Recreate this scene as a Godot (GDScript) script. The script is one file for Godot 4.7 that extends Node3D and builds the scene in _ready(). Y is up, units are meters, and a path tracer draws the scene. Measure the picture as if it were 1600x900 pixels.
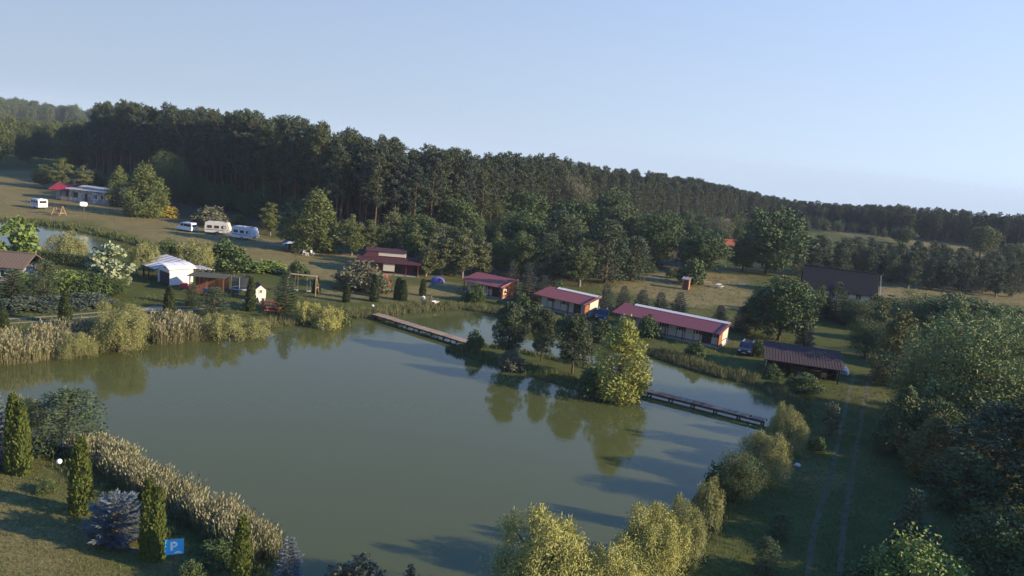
extends Node3D
# A carp pond with cabins, seen from a tower: world metres, y up, the lens at 24 m looks along -z.

var rng := RandomNumberGenerator.new()
var used := {}
var mats := {}
var noise_tex: NoiseTexture2D
var grain_tex: NoiseTexture2D
var patch := FastNoiseLite.new()
var fine := FastNoiseLite.new()

class MB:
	var v := PackedVector3Array()
	var n := PackedVector3Array()
	var c := PackedColorArray()
	var ix := PackedInt32Array()
	func quad(p0: Vector3, p1: Vector3, p2: Vector3, p3: Vector3, col := Color.WHITE) -> void:
		var k := v.size()
		var nn := (p1 - p0).cross(p2 - p0).normalized()
		v.append(p0); v.append(p1); v.append(p2); v.append(p3)
		for i in 4:
			n.append(nn); c.append(col)
		ix.append(k); ix.append(k + 2); ix.append(k + 1); ix.append(k); ix.append(k + 3); ix.append(k + 2)
	func tri(p0: Vector3, p1: Vector3, p2: Vector3, col := Color.WHITE) -> void:
		var k := v.size()
		var nn := (p1 - p0).cross(p2 - p0).normalized()
		v.append(p0); v.append(p1); v.append(p2)
		for i in 3:
			n.append(nn); c.append(col)
		ix.append(k); ix.append(k + 2); ix.append(k + 1)
	func box(at: Vector3, s: Vector3, col := Color.WHITE, b := Basis.IDENTITY) -> void:
		var h := s * 0.5
		var q := []
		for i in 8:
			q.append(at + b * Vector3(h.x if i & 1 else -h.x, h.y if i & 2 else -h.y, h.z if i & 4 else -h.z))
		for f in [[4, 5, 7, 6], [1, 0, 2, 3], [5, 1, 3, 7], [0, 4, 6, 2], [6, 7, 3, 2], [0, 1, 5, 4]]:
			quad(q[f[0]], q[f[1]], q[f[2]], q[f[3]], col)
	func bar(a: Vector3, b: Vector3, w: float, h: float, col := Color.WHITE) -> void:
		var d := (b - a).normalized()
		var up := Vector3.UP if absf(d.y) < 0.95 else Vector3.RIGHT
		var side := d.cross(up).normalized()
		box((a + b) * 0.5, Vector3((b - a).length(), h, w), col, Basis(d, side.cross(d), side))
	func tube(pts: Array, rads: Array, seg := 6, cols := [], caps := true) -> void:
		var first := v.size()
		var m := pts.size()
		for i in m:
			var d: Vector3 = (pts[mini(i + 1, m - 1)] - pts[maxi(i - 1, 0)]).normalized()
			var up := Vector3.RIGHT if absf(d.y) > 0.7 else Vector3.UP
			var s := d.cross(up).normalized()
			var t := s.cross(d)
			for k in seg:
				var a := TAU * k / seg
				var o := s * cos(a) + t * sin(a)
				v.append(pts[i] + o * rads[i]); n.append(o)
				c.append(cols[i] if cols.size() > i else Color.WHITE)
		for i in m - 1:
			for k in seg:
				var p := first + i * seg + k
				var q := first + i * seg + (k + 1) % seg
				ix.append(p); ix.append(q); ix.append(p + seg); ix.append(q); ix.append(q + seg); ix.append(p + seg)
		if caps:
			for e in [0, m - 1]:
				var k0 := v.size()
				var d: Vector3 = (pts[m - 1] - pts[m - 2]).normalized() if e else (pts[0] - pts[1]).normalized()
				for k in seg:
					v.append(v[first + e * seg + k]); n.append(d); c.append(c[first + e * seg + k])
				for k in seg - 2:
					ix.append(k0); ix.append(k0 + k + 1); ix.append(k0 + k + 2)
	func lathe(at: Vector3, prof: Array, seg := 10, col := Color.WHITE) -> void:   # prof: [radius, y]
		var first := v.size()
		var m := prof.size()
		for i in m:
			var a: Array = prof[maxi(i - 1, 0)]
			var b: Array = prof[mini(i + 1, m - 1)]
			for k in seg:
				var w := TAU * k / seg
				v.append(at + Vector3(prof[i][0] * cos(w), prof[i][1], prof[i][0] * sin(w)))
				n.append(Vector3((b[1] - a[1]) * cos(w), a[0] - b[0], (b[1] - a[1]) * sin(w)).normalized()); c.append(col)
		for i in m - 1:
			for k in seg:
				var p := first + i * seg + k
				var q := first + i * seg + (k + 1) % seg
				ix.append(p); ix.append(q); ix.append(p + seg); ix.append(q); ix.append(q + seg); ix.append(p + seg)
	func extrude(poly: PackedVector2Array, z0: float, z1: float, col := Color.WHITE, inset := 0.0, inset_from := 99.0) -> void:   # poly counterclockwise in x,y; above inset_from the sides lean in
		var t := Geometry2D.triangulate_polygon(poly)
		var f0 := func(p: Vector2) -> Vector3: return Vector3(p.x, p.y, z0 + (inset if p.y > inset_from else 0.0))
		var f1 := func(p: Vector2) -> Vector3: return Vector3(p.x, p.y, z1 - (inset if p.y > inset_from else 0.0))
		for i in range(0, t.size(), 3):
			var a := poly[t[i]]; var b := poly[t[i + 1]]; var d := poly[t[i + 2]]
			if (b - a).cross(d - a) < 0:
				var s := b; b = d; d = s
			tri(f1.call(a), f1.call(b), f1.call(d), col)
			tri(f0.call(a), f0.call(d), f0.call(b), col)
		for i in poly.size():
			var a := poly[i]; var b := poly[(i + 1) % poly.size()]
			quad(f1.call(a), f0.call(a), f0.call(b), f1.call(b), col)
	func leaf(p: Vector3, nn: Vector3, d: Vector3, ln: float, wd: float, col: Color) -> void:
		var k := v.size()
		var s := nn.cross(d).normalized() * wd * 0.5
		var m := p + d * ln * 0.45
		v.append(p); v.append(m + s); v.append(p + d * ln); v.append(m - s)
		for i in 4:
			n.append(nn); c.append(col)
		ix.append(k); ix.append(k + 1); ix.append(k + 2); ix.append(k); ix.append(k + 2); ix.append(k + 3)
	func mesh() -> ArrayMesh:
		var a := []
		a.resize(Mesh.ARRAY_MAX)
		a[Mesh.ARRAY_VERTEX] = v; a[Mesh.ARRAY_NORMAL] = n; a[Mesh.ARRAY_COLOR] = c; a[Mesh.ARRAY_INDEX] = ix
		var m := ArrayMesh.new()
		m.add_surface_from_arrays(Mesh.PRIMITIVE_TRIANGLES, a)
		return m

func numbered(called: String) -> String:
	if not used.has(called):
		used[called] = 0
		return called
	used[called] += 1
	return "%s_%03d" % [called, used[called]]

func tag(o: Node, label: String, category: String, group := "") -> void:
	o.set_meta("label", label); o.set_meta("category", category)
	if group: o.set_meta("group", group)

func thing(called: String, label: String, category: String, at: Vector3, turn := 0.0, group := "") -> Node3D:
	var o := Node3D.new()
	o.name = numbered(called)
	add_child(o)
	o.position = at; o.rotation_degrees.y = turn
	tag(o, label, category, group)
	return o

func part(parent: Node, called: String, b: MB, m: Material, at := Vector3.ZERO) -> MeshInstance3D:
	return put(parent, called, b.mesh(), m, at)

func put(parent: Node, called: String, mesh: Mesh, m: Material, at := Vector3.ZERO) -> MeshInstance3D:
	var o := MeshInstance3D.new()
	o.name = called
	o.mesh = mesh
	o.material_override = m
	o.position = at
	parent.add_child(o, true)
	return o

func boxes(parent: Node, called: String, list: Array, m: Material) -> MeshInstance3D:   # one part out of several boxes [centre, size]
	var b := MB.new()
	for e in list:
		b.box(e[0], e[1])
	return part(parent, called, b, m)

func one(parent: Node, called: String, at: Vector3, size: Vector3, m: Material) -> MeshInstance3D:
	return boxes(parent, called, [[at, size]], m)

func structure(called: String, mesh: Mesh, m: Material) -> MeshInstance3D:
	var o := put(self, numbered(called), mesh, m)
	o.set_meta("kind", "structure")
	return o

func copy(o: Node3D, at: Vector3, turn: float, label := "") -> Node3D:
	var r: Node3D = o.duplicate()
	r.name = numbered(String(o.name).rstrip("0123456789").trim_suffix("_"))
	add_child(r)
	r.position = at; r.rotation_degrees.y = turn
	if label: r.set_meta("label", label)
	return r

func lin(r: float, g: float, b: float) -> Color:
	return Color(r, g, b).linear_to_srgb()

func paint(called: String, r: float, g: float, b: float, rough := 0.7, worn := true, scale := 0.6) -> StandardMaterial3D:
	if mats.has(called):
		return mats[called]
	var m := StandardMaterial3D.new()
	m.resource_name = called
	m.albedo_color = lin(r, g, b)
	m.roughness = rough
	m.vertex_color_use_as_albedo = true
	if worn:
		m.albedo_texture = noise_tex
		m.uv1_triplanar = true; m.uv1_world_triplanar = true
		m.uv1_scale = Vector3.ONE * scale
	mats[called] = m
	return m

func leaves(called: String, r: float, g: float, b: float, through := 0.5) -> StandardMaterial3D:
	if mats.has(called):
		return mats[called]
	var m := StandardMaterial3D.new()
	m.resource_name = called
	m.albedo_color = lin(r, g, b)
	m.roughness = 0.75
	m.vertex_color_use_as_albedo = true
	m.cull_mode = BaseMaterial3D.CULL_DISABLED
	m.backlight_enabled = through > 0
	m.backlight = lin(r * through, g * through, b * through * 0.8)
	mats[called] = m
	return m

func glass() -> StandardMaterial3D:
	var m := paint("dark_window_glass", 0.02, 0.025, 0.03, 0.08, false)
	return m

# ---------------------------------------------------------------- plants: every prototype is [trunk mesh, crown mesh, height, width]
var kinds := {}

func rdir() -> Vector3:
	var z := rng.randf_range(-1, 1)
	var a := rng.randf() * TAU
	var s := sqrt(1 - z * z)
	return Vector3(s * cos(a), z, s * sin(a))

func tone(lo := 0.8, hi := 1.2, warm := 0.12) -> Color:
	var k := rng.randf_range(lo, hi)
	var w := rng.randf_range(-warm, warm)
	return Color(k * (1 + w), k, k * (1 - w))

func clump(b: MB, at: Vector3, r: Vector3, count: int, ln: float, wd: float, base: Color, droop := 0.0, core := 0.45) -> void:
	for i in count:
		var d := rdir()
		var p := at + d * r * rng.randf_range(core, 1.0)
		var nn := (d + rdir() * 0.8).normalized()
		var dd := (rdir() + d * 0.5 + Vector3.DOWN * droop)
		dd = (dd - nn * dd.dot(nn)).normalized()
		var t := tone(0.8, 1.2, 0.08)
		b.leaf(p, nn, dd, ln * rng.randf_range(0.7, 1.3), wd * rng.randf_range(0.7, 1.3), base * t)

func pine_tall(seed_: int) -> Array:
	rng.seed = seed_
	var tr := MB.new(); var cr := MB.new()
	var h := 20.0
	var pts := []; var rad := []; var cols := []
	var bx := rng.randf_range(-0.5, 0.5); var bz := rng.randf_range(-0.5, 0.5)
	for i in 9:
		var t := i / 8.0
		pts.append(Vector3(bx * sin(t * 3), h * t * 0.97, bz * sin(t * 2.3)))
		rad.append(lerpf(0.24, 0.05, t))
		cols.append(Color(0.85, 0.78, 0.72) if t < 0.3 else Color(1.25, 0.85, 0.6))
	tr.tube(pts, rad, 6, cols)
	var low := rng.randf_range(0.42, 0.52)
	for i in 34:
		var t := lerpf(low, 0.985, pow(i / 33.0, 0.85))
		var a := i * 2.4 + rng.randf_range(-0.5, 0.5)
		var k := (t - low) / (1 - low)
		var l := (2.9 * sqrt(maxf(0.02, 1 - k * k * 0.94)) * (0.55 + 0.6 * minf(k * 3, 1))) * rng.randf_range(0.6, 1.1)
		var o := Vector3(cos(a), lerpf(0.05, 0.7, k), sin(a)).normalized()
		var p0 := Vector3(bx * sin(t * 3), h * t * 0.97, bz * sin(t * 2.3))
		var p1 := p0 + o * l
		tr.tube([p0, p1], [0.06, 0.02], 4, [Color(1, 0.75, 0.55), Color(0.8, 0.7, 0.6)], false)
		var base := tone(0.82, 1.18, 0.06)
		clump(cr, p1, Vector3(1.0, 0.5, 1.0) * rng.randf_range(0.75, 1.2) * (1.05 - 0.5 * k), int(66 - 30 * k), 0.5, 0.2, base)
		if l > 1.3:
			clump(cr, p0 + o * l * 0.55 + Vector3(0, 0.2, 0), Vector3(0.85, 0.4, 0.85) * rng.randf_range(0.7, 1.1), 40, 0.5, 0.2, base)
	for i in 10:
		var t := rng.randf_range(0.15, low)
		var a := rng.randf() * TAU
		var p0 := Vector3(bx * sin(t * 3), h * t * 0.97, bz * sin(t * 2.3))
		tr.tube([p0, p0 + Vector3(cos(a), -0.15, sin(a)) * rng.randf_range(0.5, 1.6)], [0.03, 0.01], 3, [Color(0.5, 0.45, 0.42), Color(0.5, 0.45, 0.42)], false)
	return [tr.mesh(), cr.mesh(), 20.5, 6.4]

func pine_bushy(seed_: int, bare: float, leafy := 1.0) -> Array:   # young pine, needles almost to the ground
	rng.seed = seed_
	var tr := MB.new(); var cr := MB.new()
	var h := 8.0
	var lean := rng.randf_range(-0.4, 0.4)
	tr.tube([Vector3.ZERO, Vector3(lean * 0.4, h * 0.4, 0), Vector3(lean, h * 0.95, 0)], [0.14, 0.1, 0.03], 6, [Color(0.7, 0.6, 0.5), Color(0.9, 0.7, 0.5), Color(0.9, 0.7, 0.5)])
	for i in 52:
		var t := lerpf(bare, 0.97, i / 51.0)
		var k := (t - bare) / (1 - bare)
		var a := i * 2.4 + rng.randf_range(-0.4, 0.4)
		var l := 2.1 * pow(sin(PI * clampf(0.18 + 0.82 * k, 0, 0.985)), 0.75) * rng.randf_range(0.65, 1.1)
		var o := Vector3(cos(a), lerpf(0.1, 0.9, k), sin(a)).normalized()
		var p0 := Vector3(lean * t, h * t * 0.95, 0)
		tr.tube([p0, p0 + o * l], [0.04, 0.012], 3, [Color(0.8, 0.65, 0.5), Color(0.7, 0.6, 0.5)], false)
		var base := tone(0.8, 1.2, 0.07)
		clump(cr, p0 + o * l, Vector3(0.62, 0.5, 0.62) * rng.randf_range(0.7, 1.15), int(62 * leafy), 0.32, 0.11, base, -0.3)
		if l > 1.0:
			clump(cr, p0 + o * l * 0.55, Vector3(0.5, 0.4, 0.5), int(30 * leafy), 0.32, 0.11, base, -0.3)
	return [tr.mesh(), cr.mesh(), 8.2, 4.9]

func broadleaf(seed_: int, h: float, w: float, low: float, n_cl: int, per: int, ln: float, egg := 0.45, droop := 0.0, bark := Color(0.6, 0.55, 0.5), slim := 0.45) -> Array:
	rng.seed = seed_
	var tr := MB.new(); var cr := MB.new()
	var top := h * 0.9
	var lean := Vector3(rng.randf_range(-0.03, 0.03) * h, 0, rng.randf_range(-0.03, 0.03) * h)
	tr.tube([Vector3.ZERO, Vector3(0, h * 0.3, 0) + lean * 0.3, Vector3(0, top, 0) + lean], [h * 0.018, h * 0.014, h * 0.003], 7, [bark, bark, bark])
	var lobes := []
	for i in 7:
		lobes.append([rdir(), rng.randf_range(0.72, 1.12)])
	var cc := Vector3(0, h * lerpf(low, 1, egg), 0)
	for i in n_cl:
		var d := rdir()
		var amp := 1.0
		for l in lobes:
			amp *= lerpf(1.0, l[1], pow(maxf(0, d.dot(l[0])), 2))
		var r := pow(rng.randf(), 0.4) * amp
		var ry := (h * (1 - low) * (1 - egg)) if d.y > 0 else h * (1 - low) * egg
		var p := cc + lean * 0.7 + Vector3(d.x * w * 0.5, d.y * ry, d.z * w * 0.5) * r * 0.9
		if i % 4 == 0:
			var p0 := Vector3(0, clampf(p.y * 0.62, h * 0.1, top), 0) + lean * 0.5
			tr.tube([p0, (p0 + p) * 0.5 + Vector3(0, 0.05 * h, 0), p], [h * 0.007, h * 0.005, h * 0.0015], 4, [bark, bark, bark], false)
		var cs := w * rng.randf_range(0.09, 0.16)
		clump(cr, p, Vector3(cs, cs * 0.8, cs), per, ln, ln * slim, tone(0.8, 1.2, 0.08), droop)
	return [tr.mesh(), cr.mesh(), h, w]

func willow(seed_: int, h: float, w: float, strands: int, per: int, ln: float, bark := Color(0.6, 0.55, 0.42)) -> Array:   # weeping: rods arch over and hang down, leaves along them
	rng.seed = seed_
	var tr := MB.new(); var cr := MB.new()
	tr.tube([Vector3.ZERO, Vector3(0.1, h * 0.25, 0), Vector3(0, h * 0.5, 0.1)], [h * 0.03, h * 0.026, h * 0.02], 7, [bark, bark, bark])
	var heads := []
	for i in 22:   # boughs end all over a rounded, lumpy dome
		var a := i * 2.4
		var el := asin(lerpf(0.05, 1.0, (i + 0.5) / 22.0))
		var r := rng.randf_range(0.5, 1.12)
		heads.append(Vector3(cos(a) * cos(el) * w * 0.42 * r, h * (0.36 + 0.56 * sin(el) * r), sin(a) * cos(el) * w * 0.42 * r))
		tr.tube([Vector3(0, h * 0.3, 0), Vector3(heads[i].x * 0.5, h * 0.2 + heads[i].y * 0.5, heads[i].z * 0.5), heads[i]], [h * 0.014, h * 0.01, h * 0.003], 4, [bark, bark, bark], false)
	for s in strands:
		var hd: Vector3 = heads[s % 22] + rdir() * w * 0.07
		var a := rng.randf() * TAU
		var o := Vector3(cos(a), 0, sin(a)) * rng.randf_range(0.3, 1.0)
		o += Vector3(hd.x, 0, hd.z).normalized() * 0.5
		var reach := w * rng.randf_range(0.06, 0.16)
		var fall := minf(hd.y * 0.95, h * rng.randf_range(0.12, 0.42) * (1.7 if rng.randf() < 0.12 else 1.0))
		var up := h * rng.randf_range(0.02, 0.08)
		var base := tone(0.8, 1.2, 0.1)
		var prev := hd
		for k in per:
			var t := (k + rng.randf()) / per
			var p := hd + o * reach * (1 - pow(1 - t, 2.2)) + Vector3(0, up * sin(minf(t * 3, 1) * PI * 0.5) - fall * pow(t, 1.6), 0)
			p += rdir() * 0.02 * w
			var d := ((p - prev).normalized() + rdir() * 0.8 + Vector3.DOWN * 0.25).normalized()
			var nn := (o + rdir() * 0.8 + Vector3.UP * 0.4).normalized()
			nn = (nn - d * nn.dot(d)).normalized()
			cr.leaf(p, nn, d, ln * rng.randf_range(0.6, 1.3), ln * 0.21 * rng.randf_range(0.8, 1.4), base * tone(0.82, 1.18, 0.1))
			prev = p
	return [tr.mesh(), cr.mesh(), h, w]

func thuja(seed_: int, spires: int) -> Array:
	rng.seed = seed_
	var tr := MB.new(); var cr := MB.new()
	var h := 4.0
	tr.tube([Vector3.ZERO, Vector3(0, h * 0.85, 0)], [0.07, 0.02], 6, [Color(0.5, 0.4, 0.32), Color(0.5, 0.4, 0.32)])
	for s in spires:
		var off := Vector3(0.26 * (s - (spires - 1) * 0.5) * 2, 0, rng.randf_range(-0.1, 0.1)) if spires > 1 else Vector3.ZERO
		var hh := h * (1.0 if s == 0 else rng.randf_range(0.86, 0.96))
		var bumps := []
		for i in 40:
			bumps.append([rng.randf(), rng.randf() * TAU, rng.randf_range(0.82, 1.18)])
		for i in 2900:
			var t := rng.randf()
			var a := rng.randf() * TAU
			var r := 0.44 * pow(sin(PI * clampf(0.42 + 0.58 * t, 0, 1)), 0.55) * (0.84 + 0.16 * minf(t * 6, 1))
			for q in 3:
				var bb: Array = bumps[(i * 3 + q) % 40]
				if absf(bb[0] - t) < 0.06 and cos(a - bb[1]) > 0.75:
					r *= bb[2]
			r *= rng.randf_range(0.72, 1.06)
			var o := Vector3(cos(a), 0, sin(a))
			var d := (Vector3.UP + o * 0.45 + rdir() * 0.4).normalized()
			var nn := (o + rdir() * 0.75).normalized()
			nn = (nn - d * nn.dot(d)).normalized()
			cr.leaf(off + o * r + Vector3(0, t * hh * 0.96, 0), nn, d, rng.randf_range(0.14, 0.3), rng.randf_range(0.07, 0.13), tone(0.78, 1.22, 0.12))
	return [tr.mesh(), cr.mesh(), 4.1, 1.2 if spires == 1 else 1.7]

func spruce(seed_: int, h: float, w: float, whorls: int, dense: float, globe := false) -> Array:
	rng.seed = seed_
	var tr := MB.new(); var cr := MB.new()
	var bark := Color(0.6, 0.5, 0.42)
	tr.tube([Vector3.ZERO, Vector3(0, h * 0.96, 0)], [h * 0.018, 0.015], 6, [bark, bark])
	for i in whorls:
		var t := 0.05 + 0.9 * i / (whorls - 1.0)
		var l := w * 0.5 * pow(1 - t, 0.8) * rng.randf_range(0.85, 1.1) + 0.12
		if globe: l = w * 0.5 * sqrt(maxf(0.03, 1 - pow(absf(t - 0.3) / 0.72, 2))) * rng.randf_range(0.8, 1.1)
		var m := int(9 - 4 * t)
		for k in m:
			var a := TAU * k / m + i * 0.9 + rng.randf_range(-0.2, 0.2)
			var o := Vector3(cos(a), 0, sin(a))
			var ll := l * rng.randf_range(0.75, 1.08)
			var p0 := Vector3(0, h * (t + (rng.randf_range(-0.05, 0.05) if globe else 0.0)), 0)
			var rise := lerpf(-0.12, 0.55, t) + (rng.randf_range(-0.2, 0.2) if globe else 0.0)
			tr.tube([p0, p0 + (o + Vector3(0, rise, 0)) * ll], [0.025, 0.008], 3, [bark, bark], false)
			var base := tone(0.82, 1.18, 0.06)
			var cnt := int((6 + 26 * ll) * dense)
			for q in cnt:
				var s := pow(rng.randf(), 0.7)
				var p := p0 + o * ll * s + Vector3(0, rise * ll * s + 0.1 * ll * s * s, 0)
				var side := Vector3(-o.z, 0, o.x) * (1.0 if q % 2 else -1.0)
				p += side * rng.randf() * 0.2 * ll * (1.15 - s)
				var d := (o * 0.9 + side * rng.randf_range(0.1, 0.9) + rdir() * 0.35 + Vector3(0, 0.1, 0)).normalized()
				var nn := (Vector3.UP + rdir() * 0.7)
				nn = (nn - d * nn.dot(d)).normalized()
				cr.leaf(p, nn, d, rng.randf_range(0.18, 0.36) * sqrt(h / 4.0), rng.randf_range(0.05, 0.1) * sqrt(h / 4.0), base * tone(0.8, 1.2, 0.05))
	for q in 14:
		var d := (Vector3.UP + rdir() * 0.5).normalized()
		cr.leaf(Vector3(0, h * rng.randf_range(0.9, 0.97), 0), rdir().cross(d).normalized(), d, 0.25, 0.06, tone())
	return [tr.mesh(), cr.mesh(), h * (1.3 if globe else 1.0), w]

func plume_tree(seed_: int, h: float, w: float, n_cl: int, per: int, ln: float) -> Array:   # tall leafy cone, clad to the ground
	rng.seed = seed_
	var tr := MB.new(); var cr := MB.new()
	var bark := Color(0.55, 0.52, 0.4)
	tr.tube([Vector3.ZERO, Vector3(0, h * 0.9, 0)], [h * 0.02, 0.02], 6, [bark, bark])
	for i in n_cl:
		var t := pow(rng.randf(), 1.2)
		var a := i * 2.4
		var r := w * 0.5 * (1 - pow(t, 2.5)) * (0.72 + 0.28 * minf(t * 5, 1)) * rng.randf_range(0.45, 0.98)
		var p := Vector3(cos(a) * r, h * (0.05 + 0.9 * t), sin(a) * r)
		if i % 4 == 0:
			tr.tube([Vector3(0, p.y * 0.75, 0), p], [h * 0.006, 0.01], 4, [bark, bark], false)
		var cs := w * rng.randf_range(0.1, 0.17)
		clump(cr, p, Vector3(cs * 0.8, cs * 1.2, cs * 0.8), per, ln, ln * 0.34, tone(0.8, 1.2, 0.1), -0.5)
	return [tr.mesh(), cr.mesh(), h, w]

func shrub(seed_: int, n_cl: int, per: int, ln: float, slim := 0.5) -> Array:   # 2 m round bush on several stems
	rng.seed = seed_
	var tr := MB.new(); var cr := MB.new()
	var bark := Color(0.5, 0.45, 0.38)
	for i in n_cl:
		var a := i * 2.4
		var k := sqrt(rng.randf())
		var p := Vector3(cos(a) * k * 0.85, 0, sin(a) * k * 0.85)
		p.y = (0.15 + 1.7 * sqrt(maxf(0, 1 - k * k * 0.95)) * pow(rng.randf(), 0.45)) * rng.randf_range(0.8, 1.0)
		if i % 4 == 0:
			tr.tube([Vector3(p.x * 0.15, 0, p.z * 0.15), Vector3(p.x * 0.5, p.y * 0.6, p.z * 0.5), p], [0.04, 0.03, 0.01], 4, [bark, bark, bark], false)
		clump(cr, p, Vector3.ONE * rng.randf_range(0.22, 0.38), per, ln, ln * slim, tone(0.8, 1.2, 0.1), -0.2)
	return [tr.mesh(), cr.mesh(), 2.0, 2.2]

func bare_bush(seed_: int) -> Array:
	rng.seed = seed_
	var tr := MB.new(); var cr := MB.new()
	var col := Color(1, 1, 1)
	for i in 9:
		var o := (Vector3(0, 1.3, 0) + rdir() * 0.8).normalized()
		o.y = absf(o.y)
		var p1 := o * rng.randf_range(0.9, 1.3)
		tr.tube([Vector3(0, 0, 0), p1], [0.05, 0.03], 4, [col, col], false)
		for k in 3:
			var p2 := p1 + (o + rdir() * 0.7).normalized() * rng.randf_range(0.4, 0.9)
			tr.tube([p1 * rng.randf_range(0.7, 1.0), p2], [0.025, 0.01], 3, [col, col], false)
			cr.tube([p2, p2 + (o + rdir() * 0.8).normalized() * 0.5], [0.012, 0.004], 3, [col, col], false)
			cr.tube([p2, p2 + (o + rdir() * 0.8).normalized() * 0.4], [0.012, 0.004], 3, [col, col], false)
	return [tr.mesh(), cr.mesh(), 2.2, 2.0]

func make_kinds() -> void:
	for i in 4: kinds["pine%d" % i] = pine_tall(11 + i)
	for i in 3: kinds["bushy%d" % i] = pine_bushy(31 + i, 0.06)
	for i in 2: kinds["isle%d" % i] = pine_bushy(41 + i, 0.22, 1.8)
	for i in 3: kinds["birch%d" % i] = broadleaf(51 + i, 10.0, 4.0, 0.03, 105, 60, 0.3, 0.42, 0.5, Color(1.6, 1.55, 1.45))
	for i in 3: kinds["oak%d" % i] = broadleaf(61 + i, 13.0, 10.0, 0.03, 170, 66, 0.48, 0.45)
	for i in 2: kinds["silver%d" % i] = broadleaf(71 + i, 11.0, 9.0, 0.04, 250, 85, 0.28, 0.42, 0.2, Color(0.6, 0.55, 0.5), 0.28)
	for i in 2: kinds["willow%d" % i] = willow(81 + i, 5.0, 5.0, 420, 20, 0.27)
	for i in 2: kinds["fine_willow%d" % i] = willow(91 + i, 5.5, 5.0, 1000, 27, 0.18)
	for i in 2: kinds["thuja%d" % i] = thuja(101 + i, 1)
	kinds["twin0"] = thuja(111, 2)
	for i in 2: kinds["spruce%d" % i] = spruce(121 + i, 5.0, 3.2, 15, 1.6)
	kinds["globe0"] = spruce(131, 2.2, 2.8, 16, 3.4, true)
	kinds["plume0"] = plume_tree(141, 7.5, 5.0, 150, 75, 0.3)
	kinds["plume1"] = plume_tree(142, 7.5, 4.0, 110, 60, 0.3)
	for i in 3: kinds["shrub%d" % i] = shrub(151 + i, 42, 46, 0.2)
	kinds["lush0"] = shrub(161, 70, 60, 0.12, 0.6)
	kinds["bigleaf0"] = broadleaf(171, 6.0, 4.0, 0.08, 46, 34, 0.42, 0.4, 0.3, Color(0.6, 0.55, 0.5), 0.75)
	kinds["leafy0"] = broadleaf(173, 5.0, 4.5, 0.02, 130, 62, 0.17, 0.45, 0.2, Color(0.6, 0.55, 0.5), 0.6)
	kinds["lush1"] = shrub(163, 170, 70, 0.075, 0.6)
	kinds["bare0"] = bare_bush(181)

func plant(kind: String, x: float, z: float, h: float, w: float, called: String, leaf: Material, label: String, category := "tree", group := "", base_y := 0.0) -> Node3D:
	var k: Array = kinds[kind]
	rng.seed = hash("%s %.1f %.1f" % [kind, x, z])
	var o := thing(called, label, category, Vector3(x, base_y - 0.05, z), rng.randf() * 360 if kind != "twin0" else rng.randf_range(-15, 15), group)
	o.scale = Vector3(w / k[3], h / k[2], w / k[3])
	var bark := paint("bark", 0.14, 0.11, 0.085, 0.9)
	if kind.begins_with("birch"): bark = paint("birch_bark", 0.19, 0.18, 0.16, 0.8)
	if kind.begins_with("bare"): bark = paint("dead_wood", 0.12, 0.1, 0.08, 0.9)
	put(o, "stems" if category == "shrub" else "trunk", k[0], bark)
	put(o, "twigs" if kind == "bare0" else "foliage" if category == "shrub" else "crown", k[1], bark if kind == "bare0" else leaf)
	return o

# ---------------------------------------------------------------- buildings and things
func roof_slope(o: Node3D, called: String, x0: float, x1: float, z0: float, y0: float, z1: float, y1: float, thick: float, m: Material, wide := 1.0) -> void:   # metal sheets with a rib, one part each; (z0, y0) is the eave, (z1, y1) the top
	var count := maxi(1, roundi((x1 - x0) / wide))
	var w := (x1 - x0) / count
	var d := Vector3(0, y1 - y0, z1 - z0)
	var l := d.length()
	d /= l
	var up := Vector3.RIGHT.cross(d)
	if up.y < 0: up = -up
	var b := MB.new()
	var bas := Basis(Vector3.RIGHT, up, d)
	b.box(Vector3.ZERO, Vector3(w - 0.012, thick, l), Color.WHITE, bas)
	for k in 3:
		b.box(up * (thick * 0.5 + 0.015) + Vector3.RIGHT * w * (k / 3.0 - 0.45), Vector3(0.05, 0.03, l - 0.01), Color.WHITE, bas)
	var mesh := b.mesh()
	for i in count:
		put(o, called, mesh, m, Vector3(x0 + w * (i + 0.5), (y0 + y1) * 0.5, (z0 + z1) * 0.5))

func window(o: Node3D, at: Vector3, w: float, h: float, side := false, frame: Material = null) -> void:   # faces +z, or +x when side
	var f := frame if frame else paint("white_paint", 0.72, 0.71, 0.68, 0.5)
	var b := MB.new()
	var s := func(v: Vector3) -> Vector3: return Vector3(v.z, v.y, v.x) if side else v
	for e in [[Vector3(0, h / 2, 0), Vector3(w + 0.1, 0.08, 0.08)], [Vector3(0, -h / 2, 0), Vector3(w + 0.1, 0.08, 0.1)], [Vector3(-w / 2, 0, 0), Vector3(0.08, h - 0.08, 0.08)], [Vector3(w / 2, 0, 0), Vector3(0.08, h - 0.08, 0.08)], [Vector3(0, 0, 0), Vector3(0.05, h - 0.08, 0.06)]]:
		b.box(s.call(e[0]), s.call(e[1]))
	var win := part(o, "window", b, f, at)
	var g := MB.new()
	g.box(Vector3.ZERO, s.call(Vector3(w - 0.04, h - 0.04, 0.03)))
	part(win, "pane", g, glass())

func door(o: Node3D, at: Vector3, w: float, h: float, m: Material) -> void:
	var d := one(o, "door", at + Vector3(0, h / 2, 0), Vector3(w, h, 0.06), m)
	var b := MB.new()
	b.box(Vector3(w * 0.4, 0, 0.05) + at + Vector3(0, h * 0.48, 0), Vector3(0.12, 0.03, 0.04))
	part(d, "handle", b, paint("grey_metal", 0.3, 0.3, 0.31, 0.4))

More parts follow.
